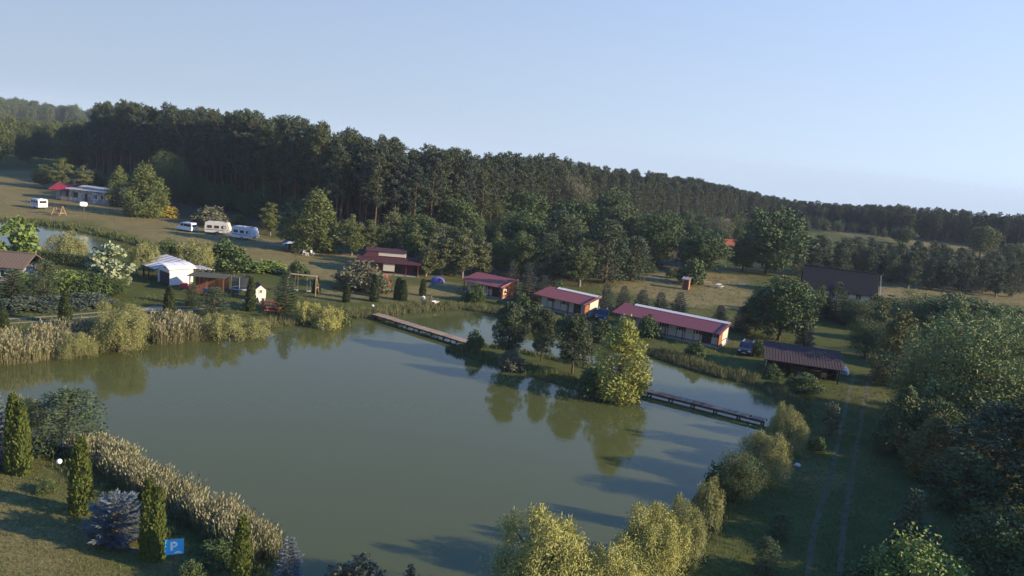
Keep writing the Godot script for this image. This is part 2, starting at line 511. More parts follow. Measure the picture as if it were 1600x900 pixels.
func log_wall(o: Node3D, x: float, z0: float, z1: float, h: float, m: Material) -> void:   # a stack of round logs running along z, each a part
	var n := int(h / 0.2)
	var b := MB.new()
	b.tube([Vector3(0, 0, z0), Vector3(0, 0, z1)], [0.098, 0.098], 8)
	var mesh := b.mesh()
	for i in n:
		put(o, "log", mesh, m, Vector3(x, 0.1 + i * h / n, 0))

func end_wall(o: Node3D, called: String, x: float, d: float, z0: float, y0: float, y1: float, m: Material, t := 0.12) -> void:   # trapezoid in the z-y plane under a lean-to roof; y0 at z0, y1 at -d
	var b := MB.new()
	b.extrude(PackedVector2Array([Vector2(-z0, 0), Vector2(d, 0), Vector2(d, y1), Vector2(-z0, y0)]), -t / 2, t / 2)
	var w := part(o, called, b, m, Vector3(x, 0, 0))
	w.rotation_degrees.y = 90

func cabin(label: String, at: Vector3, turn: float, l: float, d: float, he: float, hb: float, style: int) -> Node3D:
	var o := thing("fishing_cabin", label, "cabin", at, turn, "")
	var red := paint("red_roof_sheet", 0.165, 0.04, 0.044, 0.55)
	var timber := paint("red_brown_timber", 0.17, 0.055, 0.03, 0.75)
	var cream := paint("cream_board", 0.62, 0.57, 0.48, 0.7)
	var logs := paint("orange_log", 0.36, 0.13, 0.05, 0.7)
	var trim := paint("dark_trim", 0.06, 0.03, 0.025, 0.7)
	var porch := 1.1
	var slope := (hb - he) / d
	one(o, "plinth", Vector3(0, 0.1, -d / 2), Vector3(l, 0.2, d), paint("concrete", 0.3, 0.29, 0.27, 0.9))
	one(o, "back_wall", Vector3(0, hb / 2 + 0.08, -d + 0.06), Vector3(l - 0.2, hb - 0.2, 0.12), timber)
	end_wall(o, "side_wall", -l / 2 + 0.06, d, -porch, he + slope * porch - 0.08, hb - 0.08, timber)
	if style == 0:
		log_wall(o, l / 2 - 0.1, -d + 0.02, -1.5, he - 0.1, logs)
		end_wall(o, "gable_board", l / 2 - 0.24, d, 0.0, he - 0.06, hb - 0.07, logs, 0.08)
		one(o, "side_panel", Vector3(l / 2 - 0.1, he * 0.62, -0.85), Vector3(0.1, he * 0.4, 1.0), cream)
		one(o, "side_rail", Vector3(l / 2 - 0.1, he * 0.3, -0.85), Vector3(0.12, he * 0.2, 1.15), logs)
		one(o, "step_board", Vector3(l / 2 - 0.1, 0.3, -0.85), Vector3(0.16, 0.14, 1.2), cream)
		window(o, Vector3(l / 2 - 0.03, he * 0.62, -0.85), 0.45, 0.4, true, timber)
	else:
		end_wall(o, "side_wall", l / 2 - 0.07, d, -porch - 0.2, he + slope * (porch + 0.2) - 0.08, hb - 0.08, cream, 0.14)
		one(o, "batten", Vector3(l / 2 + 0.02, he * 0.45, -d * 0.62), Vector3(0.05, 0.09, d * 0.6), timber)
		one(o, "corner_board", Vector3(l / 2 + 0.015, hb / 2, -d + 0.06), Vector3(0.06, hb - 0.1, 0.14), trim)
		log_wall(o, l / 2 - 0.1, -1.2, -0.1, he - 0.15, logs)
	# front wall of framed cream boards behind the porch
	var n := roundi((l - 0.3) / 1.25)
	var w := (l - 0.3) / n
	one(o, "front_wall", Vector3(0, (he + 0.2) / 2 + 0.08, -porch), Vector3(l - 0.25, he - 0.02, 0.1), trim)
	for i in n:
		var x := -l / 2 + 0.15 + w * (i + 0.5)
		if i == n - 2:
			door(o, Vector3(x, 0.2, -porch + 0.09), w * 0.7, he - 0.4, paint("dark_door", 0.035, 0.02, 0.018, 0.5))
			continue
		var m2 := cream if style or i < n - 1 else timber
		one(o, "wall_panel", Vector3(x, 0.2 + he * 0.24, -porch + 0.07), Vector3(w - 0.1, he * 0.42, 0.04), m2)
		if i % 2 == 1:
			window(o, Vector3(x, he * 0.72, -porch + 0.07), w * 0.6, he * 0.34)
		else:
			one(o, "wall_panel", Vector3(x, he * 0.72, -porch + 0.07), Vector3(w - 0.1, he * 0.38, 0.04), m2)
	for i in n / 2 + 1:
		var x := -l / 2 + 0.1 + (l - 0.2) * i / (n / 2)
		one(o, "post", Vector3(x, he / 2 + 0.03, -0.05), Vector3(0.12, he - 0.16, 0.12), timber)
	one(o, "eave_beam", Vector3(0, he - 0.12, -0.05), Vector3(l + 0.3, 0.12, 0.1), timber)
	roof_slope(o, "roof_sheet", -l / 2 - 0.45, l / 2 + 0.25, 0.5, he - slope * 0.5 + 0.02, -d - 0.25, hb + slope * 0.25 + 0.02, 0.06, red)
	one(o, "barge_board", Vector3(l / 2 + 0.29, (he + hb) / 2 - 0.04, -d / 2 + 0.12), Vector3(0.05, 0.16, d + 0.7), logs if style == 0 else red).rotation.x = atan2(hb - he, d)
	if style == 1:
		roof_slope(o, "white_roof_sheet", -l / 2 + 1.2, l / 2 + 0.2, -d + 0.35, hb - slope * 0.35 + 0.1, -d - 0.3, hb + slope * 0.3 + 0.16, 0.05, paint("white_sheet", 0.62, 0.61, 0.6, 0.45))
	return o

func wheel(o: Node3D, at: Vector3, r: float) -> void:
	var b := MB.new()
	b.tube([Vector3(0, 0, -0.1), Vector3(0, 0, 0.1)], [r, r], 12)
	var t := part(o, "wheel", b, paint("tyre", 0.02, 0.02, 0.02, 0.9, false), at)
	var h := MB.new()
	h.tube([Vector3(0, 0, -0.11), Vector3(0, 0, 0.11)], [r * 0.55, r * 0.55], 8)
	part(t, "rim", h, paint("grey_metal", 0.3, 0.3, 0.31, 0.4))

func vehicle(called: String, label: String, category: String, at: Vector3, turn: float, body: PackedVector2Array, belt: float, width: float, glass_bits: Array, wheels: Array, r: float, m: Material, group := "") -> Node3D:   # side outline in x (front +x), y; glass_bits: [outline], on both sides
	var o := thing(called, label, category, at, turn, group)
	var b := MB.new()
	b.extrude(body, -width / 2, width / 2, Color.WHITE, width * 0.07, belt)
	part(o, "body", b, m)
	for gl in glass_bits:
		for s in [-1, 1]:
			var g := MB.new()
			var zz: float = s * (width / 2 - width * 0.035)
			g.extrude(PackedVector2Array(gl), zz - 0.055, zz + 0.055)
			part(o, "side_window", g, glass())
	for x in wheels:
		for s in [-1, 1]:
			wheel(o, Vector3(x, r, s * (width / 2 - 0.12)), r)
	return o

func caravan(label: String, at: Vector3, turn: float, l: float, h: float, m: Material, stripe: Material) -> Node3D:   # front +x
	var o := thing("touring_caravan", label, "caravan", at, turn, "caravans on the meadow")
	var b := MB.new()
	var x := l / 2
	b.extrude(PackedVector2Array([Vector2(-x + 0.1, 0.45), Vector2(x - 0.45, 0.45), Vector2(x, 0.95), Vector2(x - 0.12, 1.5), Vector2(x - 0.5, h - 0.06), Vector2(x - 0.8, h), Vector2(-x + 0.35, h), Vector2(-x + 0.1, h - 0.12), Vector2(-x, 1.4), Vector2(-x + 0.05, 0.7)]), -1.05, 1.05)
	part(o, "body", b, m)
	for s in [-1, 1]:
		one(o, "stripe", Vector3(-0.1, 1.0, s * 1.052), Vector3(l - 0.7, 0.14, 0.03), stripe)
		for k in 3:
			window(o, Vector3(-l * 0.3 + k * l * 0.28, 1.62, s * 1.06), l * 0.17, 0.5, false, stripe)
	one(o, "front_window", Vector3(x - 0.24, 1.65, 0), Vector3(0.1, 0.55, 1.6), glass()).rotation_degrees.z = 22
	one(o, "rear_window", Vector3(-x + 0.04, 1.65, 0), Vector3(0.1, 0.5, 1.5), glass())
	door(o, Vector3(l * 0.3, 0.5, 1.06), 0.6, 1.75, paint("pale_door", 0.6, 0.6, 0.6, 0.4))
	for s in [-1, 1]:
		wheel(o, Vector3(-0.1, 0.32, s * 0.98), 0.32)
	var t := MB.new()
	t.bar(Vector3(x - 0.4, 0.45, -0.5), Vector3(x + 1.2, 0.45, 0), 0.08, 0.08)
	t.bar(Vector3(x - 0.4, 0.45, 0.5), Vector3(x + 1.2, 0.45, 0), 0.08, 0.08)
	t.tube([Vector3(x + 1.05, 0.0, 0), Vector3(x + 1.05, 0.5, 0)], [0.05, 0.05], 6)
	part(o, "tow_bar", t, paint("grey_metal", 0.3, 0.3, 0.31, 0.4))
	one(o, "roof_vent", Vector3(-0.4, h + 0.04, 0), Vector3(0.6, 0.1, 0.6), m)
	return o

func lamp(label: String, at: Vector3, h: float) -> void:
	var o := thing("garden_lamp", label, "lamp", at, 0, "white globe garden lamps")
	var b := MB.new()
	b.tube([Vector3.ZERO, Vector3(0, h - 0.2, 0)], [0.04, 0.035], 8)
	b.lathe(Vector3(0, h - 0.24, 0), [[0.04, 0.0], [0.1, 0.03], [0.1, 0.06], [0.0, 0.06]], 10)
	part(o, "post", b, paint("dark_metal", 0.03, 0.03, 0.03, 0.5))
	var g := MB.new()
	var prof := []
	for i in 9:
		prof.append([0.17 * sin(PI * i / 8.0), -0.17 * cos(PI * i / 8.0)])
	g.lathe(Vector3(0, h - 0.02, 0), prof, 14)
	part(o, "globe", g, paint("white_globe", 0.85, 0.84, 0.8, 0.3, false))

func picnic_table(label: String, at: Vector3, turn: float, m: Material, group: String, top := 0.75) -> void:
	var o := thing("picnic_table", label, "picnic table", at, turn, group)
	for i in 4:
		one(o, "top_plank", Vector3(0, top, -0.3 + i * 0.2), Vector3(1.9, 0.045, 0.185), m)
	for s in [-1, 1]:
		for k in 2:
			one(o, "bench_plank", Vector3(0, 0.44, s * (0.66 + k * 0.16)), Vector3(1.9, 0.045, 0.145), m)
		var b := MB.new()
		b.bar(Vector3(s * 0.65, 0, -0.75), Vector3(s * 0.65, top - 0.02, -0.2), 0.08, 0.06)
		b.bar(Vector3(s * 0.65, 0, 0.75), Vector3(s * 0.65, top - 0.02, 0.2), 0.08, 0.06)
		b.bar(Vector3(s * 0.65, 0.39, -0.85), Vector3(s * 0.65, 0.39, 0.85), 0.06, 0.06)
		part(o, "leg_frame", b, m)

func chair(called: String, label: String, at: Vector3, turn: float, m: Material, group: String) -> void:
	var o := thing(called, label, "chair", at, turn, group)
	one(o, "seat", Vector3(0, 0.42, 0), Vector3(0.52, 0.05, 0.5), m)
	one(o, "backrest", Vector3(0, 0.74, -0.25), Vector3(0.52, 0.56, 0.05), m).rotation_degrees.x = -12
	for sx in [-1, 1]:
		for sz in [-1, 1]:
			one(o, "leg", Vector3(sx * 0.22, 0.2, sz * 0.2), Vector3(0.05, 0.4, 0.05), m)
		one(o, "armrest", Vector3(sx * 0.27, 0.62, 0), Vector3(0.06, 0.04, 0.48), m)

func body(bones: Array, cell: float) -> MB:   # bones [a, b, ra, rb, colour]: tapered capsules blended and meshed as surface nets
	var lo := Vector3.ONE * 9; var hi := -lo
	for q in bones:
		for i in 2:
			lo = lo.min(q[i] - Vector3.ONE * (q[2 + i] + cell * 2)); hi = hi.max(q[i] + Vector3.ONE * (q[2 + i] + cell * 2))
	var nx := int((hi.x - lo.x) / cell) + 1; var ny := int((hi.y - lo.y) / cell) + 1; var nz := int((hi.z - lo.z) / cell) + 1
	var f := PackedFloat32Array(); f.resize(nx * ny * nz)
	var own := PackedInt32Array(); own.resize(nx * ny * nz)
	for k in nz:
		for j in ny:
			for i in nx:
				var p := lo + Vector3(i, j, k) * cell
				var best := 9.0; var sm := 0.0; var who := 0
				for n in bones.size():
					var q: Array = bones[n]
					var ab: Vector3 = q[1] - q[0]
					var t := clampf((p - q[0]).dot(ab) / maxf(ab.length_squared(), 1e-6), 0, 1)
					var dd := p.distance_to(q[0] + ab * t) - lerpf(q[2], q[3], t)
					if dd < best:
						best = dd; who = n
					if dd < 0.2: sm += exp(-dd / 0.018)
				f[(k * ny + j) * nx + i] = -0.018 * log(sm) if sm > 0 else best
				own[(k * ny + j) * nx + i] = who
	var b := MB.new()
	var id := {}
	for k in nz - 1:
		for j in ny - 1:
			for i in nx - 1:
				var s := Vector3.ZERO; var m := 0
				var base := (k * ny + j) * nx + i
				for e in [[0, 0, 0, 1, 0, 0], [0, 1, 0, 1, 1, 0], [0, 0, 1, 1, 0, 1], [0, 1, 1, 1, 1, 1], [0, 0, 0, 0, 1, 0], [1, 0, 0, 1, 1, 0], [0, 0, 1, 0, 1, 1], [1, 0, 1, 1, 1, 1], [0, 0, 0, 0, 0, 1], [1, 0, 0, 1, 0, 1], [0, 1, 0, 0, 1, 1], [1, 1, 0, 1, 1, 1]]:
					var f0 := f[base + (e[2] * ny + e[1]) * nx + e[0]]
					var f1 := f[base + (e[5] * ny + e[4]) * nx + e[3]]
					if (f0 < 0) != (f1 < 0):
						s += Vector3(e[0], e[1], e[2]).lerp(Vector3(e[3], e[4], e[5]), f0 / (f0 - f1)); m += 1
				if m:
					id[base] = b.v.size()
					b.v.append(lo + (Vector3(i, j, k) + s / m) * cell)
					var g := Vector3(f[base + 1] - f[base], f[base + nx] - f[base], f[base + nx * ny] - f[base])
					b.n.append(g.normalized() if g.length() > 1e-6 else Vector3.UP)
					b.c.append(bones[own[base]][4])
	var st := [1, nx, nx * ny]
	for base in id:
		for ax in 3:
			var u: int = st[(ax + 1) % 3]; var w: int = st[(ax + 2) % 3]
			if not (id.has(base - u) and id.has(base - w) and id.has(base - u - w)): continue
			var f0 := f[base]; var f1 := f[base + st[ax]]
			if (f0 < 0) == (f1 < 0): continue
			var q := [id[base], id[base - u], id[base - u - w], id[base - w]]
			if f0 < 0: q = [q[0], q[3], q[2], q[1]]
			for t in [0, 1, 2, 0, 2, 3]: b.ix.append(q[t])
	return b

func angler(label: String, at: Vector3, turn: float, shirt: Color, trousers: Color, hair: Color) -> void:   # sits on a low stool, facing +z
	var o := thing("person", label, "person", at, turn, "")
	var skin := Color(0.42, 0.27, 0.2)
	var bones := [
		[Vector3(0, 0.5, 0), Vector3(0, 0.72, 0.03), 0.15, 0.15, shirt], [Vector3(0, 0.72, 0.03), Vector3(0, 0.92, 0.06), 0.16, 0.15, shirt],
		[Vector3(-0.15, 0.96, 0.06), Vector3(0.15, 0.96, 0.06), 0.075, 0.075, shirt], [Vector3(0, 1.0, 0.07), Vector3(0, 1.1, 0.09), 0.055, 0.05, skin],
		[Vector3(0, 1.16, 0.1), Vector3(0, 1.24, 0.1), 0.085, 0.095, skin], [Vector3(0, 1.15, 0.19), Vector3(0, 1.18, 0.2), 0.018, 0.015, skin],
		[Vector3(0, 1.25, 0.06), Vector3(0, 1.28, 0.09), 0.098, 0.09, hair]]
	for s in [-1, 1]:
		bones += [
			[Vector3(s * 0.1, 0.47, 0.02), Vector3(s * 0.15, 0.5, 0.44), 0.1, 0.068, trousers], [Vector3(s * 0.15, 0.5, 0.44), Vector3(s * 0.14, 0.1, 0.42), 0.065, 0.045, trousers],
			[Vector3(s * 0.14, 0.06, 0.4), Vector3(s * 0.15, 0.045, 0.58), 0.05, 0.04, Color(0.03, 0.03, 0.03)],
			[Vector3(s * 0.2, 0.95, 0.06), Vector3(s * 0.25, 0.7, 0.12), 0.058, 0.045, shirt], [Vector3(s * 0.25, 0.7, 0.12), Vector3(s * 0.13, 0.62, 0.36), 0.043, 0.032, skin],
			[Vector3(s * 0.13, 0.62, 0.36), Vector3(s * 0.09, 0.6, 0.45), 0.032, 0.025, skin], [Vector3(s * 0.1, 0.62, 0.38), Vector3(s * 0.07, 0.64, 0.44), 0.016, 0.012, skin]]
	part(o, "body", body(bones, 0.028), paint("cloth_and_skin", 1, 1, 1, 0.8, false))
	var st := thing("camp_stool", "low folding stool under the person in " + ("white" if shirt.r > 0.4 else "grey"), "stool", at, turn, "folding stools on the bank")
	one(st, "seat", Vector3(0, 0.34, -0.02), Vector3(0.4, 0.04, 0.36), paint("green_canvas", 0.04, 0.06, 0.035, 0.9))
	for s in [-1, 1]:
		var b := MB.new()
		b.bar(Vector3(s * 0.18, 0, -0.18), Vector3(s * 0.18, 0.33, 0.14), 0.03, 0.03)
		b.bar(Vector3(s * 0.15, 0, 0.14), Vector3(s * 0.15, 0.33, -0.18), 0.03, 0.03)
		part(st, "leg", b, paint("grey_metal", 0.3, 0.3, 0.31, 0.4))

func pier(label: String, a: Vector2, b: Vector2, wide: float, rails: bool) -> void:
	var mid := (a + b) * 0.5
	var dv := b - a
	var l := dv.length()
	var o := thing("wooden_pier", label, "pier", Vector3(mid.x, -0.4, mid.y), rad_to_deg(atan2(-dv.y, dv.x)))
	var wood := paint("grey_plank", 0.3, 0.235, 0.175, 0.85)
	var dark := paint("wet_post", 0.06, 0.045, 0.035, 0.8)
	var rust := paint("rusty_plank", 0.3, 0.14, 0.085, 0.85)
	var y := 0.5 if rails else 0.6
	var n := int(l / 0.2)
	var d := MB.new(); var e := MB.new()
	for i in n:
		rng.seed = i * 7 + int(l * 10)
		var k := rng.randf_range(0.65, 1.2)
		var skew := Basis(Vector3.UP, rng.randf_range(-0.02, 0.02))
		var gap := rails and rng.randf() < 0.03
		if gap: continue
		var ww := wide * rng.randf_range(0.94, 1.05)
		var tgt := e if rails and sin(i * 0.35) > -0.2 and i < n * 0.7 else d
		tgt.box(Vector3(-l / 2 + 0.1 + i * l / n, y + rng.randf_range(-0.012, 0.012), rng.randf_range(-0.05, 0.05)), Vector3(l / n * 0.9, 0.05, ww), Color(k, k * rng.randf_range(0.94, 1.02), k * rng.randf_range(0.88, 1.0)), skew)
	part(o, "deck", d, wood).set_meta("kind", "stuff")
	if rails: part(o, "red_deck_boards", e, rust).set_meta("kind", "stuff")
	for s in [-1, 1]:
		one(o, "beam", Vector3(0, y - 0.13, s * wide * 0.42), Vector3(l, 0.18, 0.12), dark)
	var m := int(l / 2.1)
	for i in m + 1:
		var x := -l / 2 + 0.3 + i * (l - 0.6) / m
		for s in [-1, 1]:
			var pb := MB.new()
			pb.tube([Vector3(x, -1.6, s * wide * 0.5), Vector3(x, y - 0.06, s * wide * 0.5)], [0.09, 0.08], 8)
			part(o, "post", pb, dark)
		one(o, "cross_beam", Vector3(x, y - 0.28, 0), Vector3(0.1, 0.12, wide * 1.1), dark)

# ---------------------------------------------------------------- ground, water, scattered plants
var pond := PackedVector2Array([Vector2(-47.02, -64.13), Vector2(-45.76, -69.69), Vector2(-44.07, -72.73), Vector2(-41.78, -75.2), Vector2(-37.95, -79.68), Vector2(-33.25, -85.43), Vector2(-32.1, -87.1), Vector2(-27.8, -93.07), Vector2(-24.31, -97.39), Vector2(-20.79, -101.58), Vector2(-16.52, -103.5), Vector2(-13.76, -108.04), Vector2(-8.85, -112.52), Vector2(-6.62, -113.57), Vector2(-3.34, -113.29), Vector2(0.43, -110.24), Vector2(4.89, -106.94), Vector2(11.48, -101.61), Vector2(16.85, -98.08), Vector2(20.86, -93.57), Vector2(24.67, -90), Vector2(28.51, -87.74), Vector2(29.66, -83.9), Vector2(29.23, -79.94), Vector2(27.5, -76.31), Vector2(25.29, -73.16), Vector2(22.77, -69.15), Vector2(20.95, -64.94), Vector2(17.62, -60.15), Vector2(14.98, -56.03), Vector2(12.99, -51.8), Vector2(10.05, -46.98), Vector2(7.21, -43.07), Vector2(3.38, -39.78), Vector2(-1.75, -38.61), Vector2(-5.17, -38.75), Vector2(-7.98, -39.07), Vector2(-9.95, -39.99), Vector2(-12.12, -41.29), Vector2(-14.24, -43.22), Vector2(-16.95, -45.33), Vector2(-20.16, -47.3), Vector2(-24.49, -50.27), Vector2(-28.54, -52.97), Vector2(-32.28, -54.71), Vector2(-37.07, -56.33), Vector2(-42.19, -57.44)])
var isle := PackedVector2Array([Vector2(-7.37, -90.79), Vector2(-4.38, -94.4), Vector2(-0.85, -94.19), Vector2(4.56, -92.31), Vector2(9.73, -89.93), Vector2(14, -85.44), Vector2(15.06, -82.49), Vector2(13.72, -79.64), Vector2(9.52, -78.76), Vector2(6.32, -80.59), Vector2(2.28, -83.47), Vector2(-2.04, -86.56), Vector2(-5.69, -88.81)])
var small_pond := PackedVector2Array([Vector2(-108.99, -145.15), Vector2(-100.41, -153.79), Vector2(-94.54, -154.44), Vector2(-87.73, -153.5), Vector2(-78.97, -148.77), Vector2(-70.38, -143.62), Vector2(-66.43, -139.28), Vector2(-64.54, -133.06), Vector2(-68.35, -128.78), Vector2(-76.61, -126.76), Vector2(-82.21, -125.8), Vector2(-90.9, -120.87)])

func sd_poly(p: Vector2, poly: PackedVector2Array) -> float:
	var best := 1e9
	for i in poly.size():
		var a := poly[i]; var b := poly[(i + 1) % poly.size()]
		var q := Geometry2D.get_closest_point_to_segment(p, a, b)
		best = minf(best, p.distance_squared_to(q))
	return sqrt(best) * (-1.0 if Geometry2D.is_point_in_polygon(p, poly) else 1.0)

func shore(p: Vector2) -> float:   # metres from the water's edge, negative in the water
	var d := 99.0
	if p.x > -65 and p.x < 40 and p.y > -125 and p.y < -25:
		d = maxf(sd_poly(p, pond), -sd_poly(p, isle))
	if p.x < -35 and p.y < -95:
		d = minf(d, sd_poly(p, small_pond))
	return d

func land(x: float, z: float) -> float:
	var s := shore(Vector2(x, z))
	var y := 0.0
	if s < 2.0:
		y = -0.4 * (1 - smoothstep(0.0, 2.0, s)) - (1.1 * smoothstep(0.0, 3.0, -s))
	var d := Vector2(x, z).length()
	if d > 400:
		y -= 0.036 * (d - 400)
		var q := Vector2(x + 560, z + 900)
		y += 24.0 * exp(-q.length_squared() / (2 * 190.0 * 190.0)) + 0.8 * patch.get_noise_2d(x * 0.06, z * 0.06) * minf((d - 400) * 0.02, 12)
	return y

var dry_zones := [PackedVector2Array([Vector2(-167.51, -244.93), Vector2(-169.28, -280.6), Vector2(-120.64, -214.2), Vector2(-75.88, -185.29), Vector2(-51.21, -164.29), Vector2(-30.82, -156.02), Vector2(-17.84, -136.24), Vector2(-28.21, -123.77), Vector2(-39.27, -130.04), Vector2(-53.61, -139.59), Vector2(-71.02, -149.87), Vector2(-90.27, -162.58), Vector2(-102.43, -156.91), Vector2(-106.81, -152.23)]), PackedVector2Array([Vector2(-34.98, -51.75), Vector2(-30.58, -48.95), Vector2(-23.54, -44.41), Vector2(-18.13, -39.45), Vector2(-14.02, -35.36), Vector2(-25.22, -33.51), Vector2(-37.97, -50.99)]), PackedVector2Array([Vector2(-31.72, -121.77), Vector2(-22.99, -118.15), Vector2(-10.91, -133.61), Vector2(-6.13, -127.12), Vector2(-14.75, -114.73), Vector2(-26.98, -110.99)]), PackedVector2Array([Vector2(27.2, -171.78), Vector2(50.98, -177.33), Vector2(42.56, -137.52), Vector2(30.13, -131.56), Vector2(17.29, -142.79)]), PackedVector2Array([Vector2(82.14, -186.58), Vector2(140.26, -219.66), Vector2(119.46, -174.39), Vector2(90.91, -160.7), Vector2(71.36, -157.71)]), PackedVector2Array([Vector2(122.69, -350.79), Vector2(150.37, -319.19), Vector2(178.25, -281.35), Vector2(200.17, -280.38), Vector2(244.48, -344.14), Vector2(163.8, -348.54), Vector2(138.2, -396.53)])]
var woods_floor := PackedVector2Array([Vector2(-117.36, -205.41), Vector2(-82.91, -181.03), Vector2(-54.27, -173.95), Vector2(-37.15, -161.26), Vector2(-18.72, -150.95), Vector2(-4.87, -143.99), Vector2(11.48, -142.92), Vector2(25.87, -162.34), Vector2(59.17, -214.41), Vector2(134.49, -376.72), Vector2(171.47, -365.31), Vector2(217.81, -345.6), Vector2(304.64, -386.26), Vector2(978.8, -1257.33), Vector2(170.74, -492.55), Vector2(22.39, -318.71), Vector2(-36.54, -217.6), Vector2(-101.09, -246.41), Vector2(-154.32, -270.17)])

func ground_colour(x: float, z: float) -> Color:
	var p := Vector2(x, z)
	var k := patch.get_noise_2d(x, z) * 0.5 + 0.5
	var f := fine.get_noise_2d(x * 3, z * 3) * 0.5 + 0.5
	var green := Color(0.072, 0.096, 0.026).lerp(Color(0.11, 0.118, 0.036), k)
	var dry := Color(0.255, 0.208, 0.098).lerp(Color(0.19, 0.168, 0.068), k)
	var a := clampf((k - 0.62) * 3, 0, 0.5)
	for zone in dry_zones:
		var s := sd_poly(p, zone)
		a = maxf(a, smoothstep(2.5, -2.5, s + (f - 0.5) * 7 + (k - 0.5) * 5))
	var c := green.lerp(dry, a)
	if p.length() > 110:
		c = c.lerp(Color(0.105, 0.08, 0.048), smoothstep(4, -4, sd_poly(p, woods_floor) + (f - 0.5) * 8))
	if p.length() > 420:
		c = c.lerp(Color(0.045, 0.066, 0.024), 0.85)
	var s2 := shore(p)
	if s2 < 0.6:
		c = c.lerp(Color(0.07, 0.055, 0.03), clampf(0.9 - s2, 0, 1))
	var g := fine.get_noise_2d(x * 11 + 50, z * 11)
	return c * (1.12 + 0.4 * f + 0.35 * g)

func axis(lo: float, hi: float, step: float, far: float) -> PackedFloat32Array:
	var out := PackedFloat32Array()
	var x := lo
	while x <= hi:
		out.append(x); x += step
	var d := step
	var e := hi
	while e < far:
		d *= 1.25; e += d; out.append(e)
	d = step; e = lo
	while e > -far:
		d *= 1.25; e -= d; out.insert(0, e)
	return out

func make_ground() -> void:
	var xs := axis(-120, 90, 1.0, 1500)
	var zs := axis(-205, -22, 1.0, 1500)
	var b := MB.new()
	for z in zs:
		for x in xs:
			b.v.append(Vector3(x, land(x, z), z))
			b.n.append(Vector3.UP)
			b.c.append(ground_colour(x, z))
	var w := xs.size()
	for j in zs.size():
		for i in w:
			var q := j * w + i
			if i > 0 and i < w - 1 and j > 0 and j < zs.size() - 1:
				b.n[q] = (b.v[q + w] - b.v[q - w]).cross(b.v[q + 1] - b.v[q - 1]).normalized()
			if i < w - 1 and j < zs.size() - 1:
				for t in [q, q + 1, q + w, q + 1, q + w + 1, q + w]: b.ix.append(t)
	var m := StandardMaterial3D.new()
	m.resource_name = "turf"
	m.vertex_color_use_as_albedo = true
	m.roughness = 0.95
	m.metallic_specular = 0.2
	m.albedo_texture = grain_tex
	m.uv1_triplanar = true; m.uv1_world_triplanar = true
	m.uv1_scale = Vector3.ONE * 0.13
	m.heightmap_enabled = true; m.heightmap_texture = grain_tex; m.heightmap_scale = 6.0
	structure("ground", b.mesh(), m)

func water_sheet(called: String, poly: PackedVector2Array, y: float) -> void:
	var big: PackedVector2Array = Geometry2D.offset_polygon(poly, 1.6)[0]
	var t := Geometry2D.triangulate_polygon(big)
	var b := MB.new()
	for p in big:
		b.v.append(Vector3(p.x, y, p.y)); b.n.append(Vector3.UP); b.c.append(Color.WHITE)
	for i in range(0, t.size(), 3):
		var p0 := big[t[i]]; var p1 := big[t[i + 1]]; var p2 := big[t[i + 2]]
		var flip := (p1 - p0).cross(p2 - p0) < 0
		b.ix.append(t[i]); b.ix.append(t[i + 2] if flip else t[i + 1]); b.ix.append(t[i + 1] if flip else t[i + 2])
	var m := StandardMaterial3D.new()
	m.resource_name = "pond_water"
	m.albedo_color = lin(0.068, 0.078, 0.025)
	m.roughness = 0.06
	m.metallic_specular = 0.36
	var nt := NoiseTexture2D.new()
	var nz := FastNoiseLite.new()
	nz.seed = 5; nz.frequency = 0.012; nz.fractal_octaves = 4
	nt.noise = nz; nt.width = 512; nt.height = 512; nt.seamless = true
	m.heightmap_enabled = true; m.heightmap_texture = nt; m.heightmap_scale = 0.35
	m.uv1_triplanar = true; m.uv1_world_triplanar = true
	m.uv1_scale = Vector3.ONE * 0.12
	structure(called, b.mesh(), m)

func strip(called: String, pts: PackedVector2Array, w: float, y: float, m: Material, seed_: int) -> void:   # a worn track, ragged at the edges
	rng.seed = seed_
	var cv := Curve2D.new()
	for i in pts.size():
		var t := (pts[mini(i + 1, pts.size() - 1)] - pts[maxi(i - 1, 0)]) * 0.2
		cv.add_point(pts[i], -t, t)
	var b := MB.new()
	var l := cv.get_baked_length()
	var n := int(l / 0.4)
	for i in n + 1:
		var o := l * i / n
		var p := cv.sample_baked(o)
		var d := (cv.sample_baked(minf(o + 0.2, l)) - cv.sample_baked(maxf(o - 0.2, 0))).normalized()
		var s := Vector2(-d.y, d.x)
		var e0 := w * 0.5 * (1 + 0.5 * fine.get_noise_2d(o * 9, seed_ * 31) + 0.15 * rng.randf())
		var e1 := w * 0.5 * (1 + 0.5 * fine.get_noise_2d(o * 9, seed_ * 57) + 0.15 * rng.randf())
		for q in [p - s * e0, p + s * e1]:
			b.v.append(Vector3(q.x, y, q.y)); b.n.append(Vector3.UP); b.c.append(Color.WHITE)
		if i:
			var k := i * 2
			for t in [k - 2, k, k - 1, k - 1, k, k + 1]: b.ix.append(t)
	structure(called, b.mesh(), m)

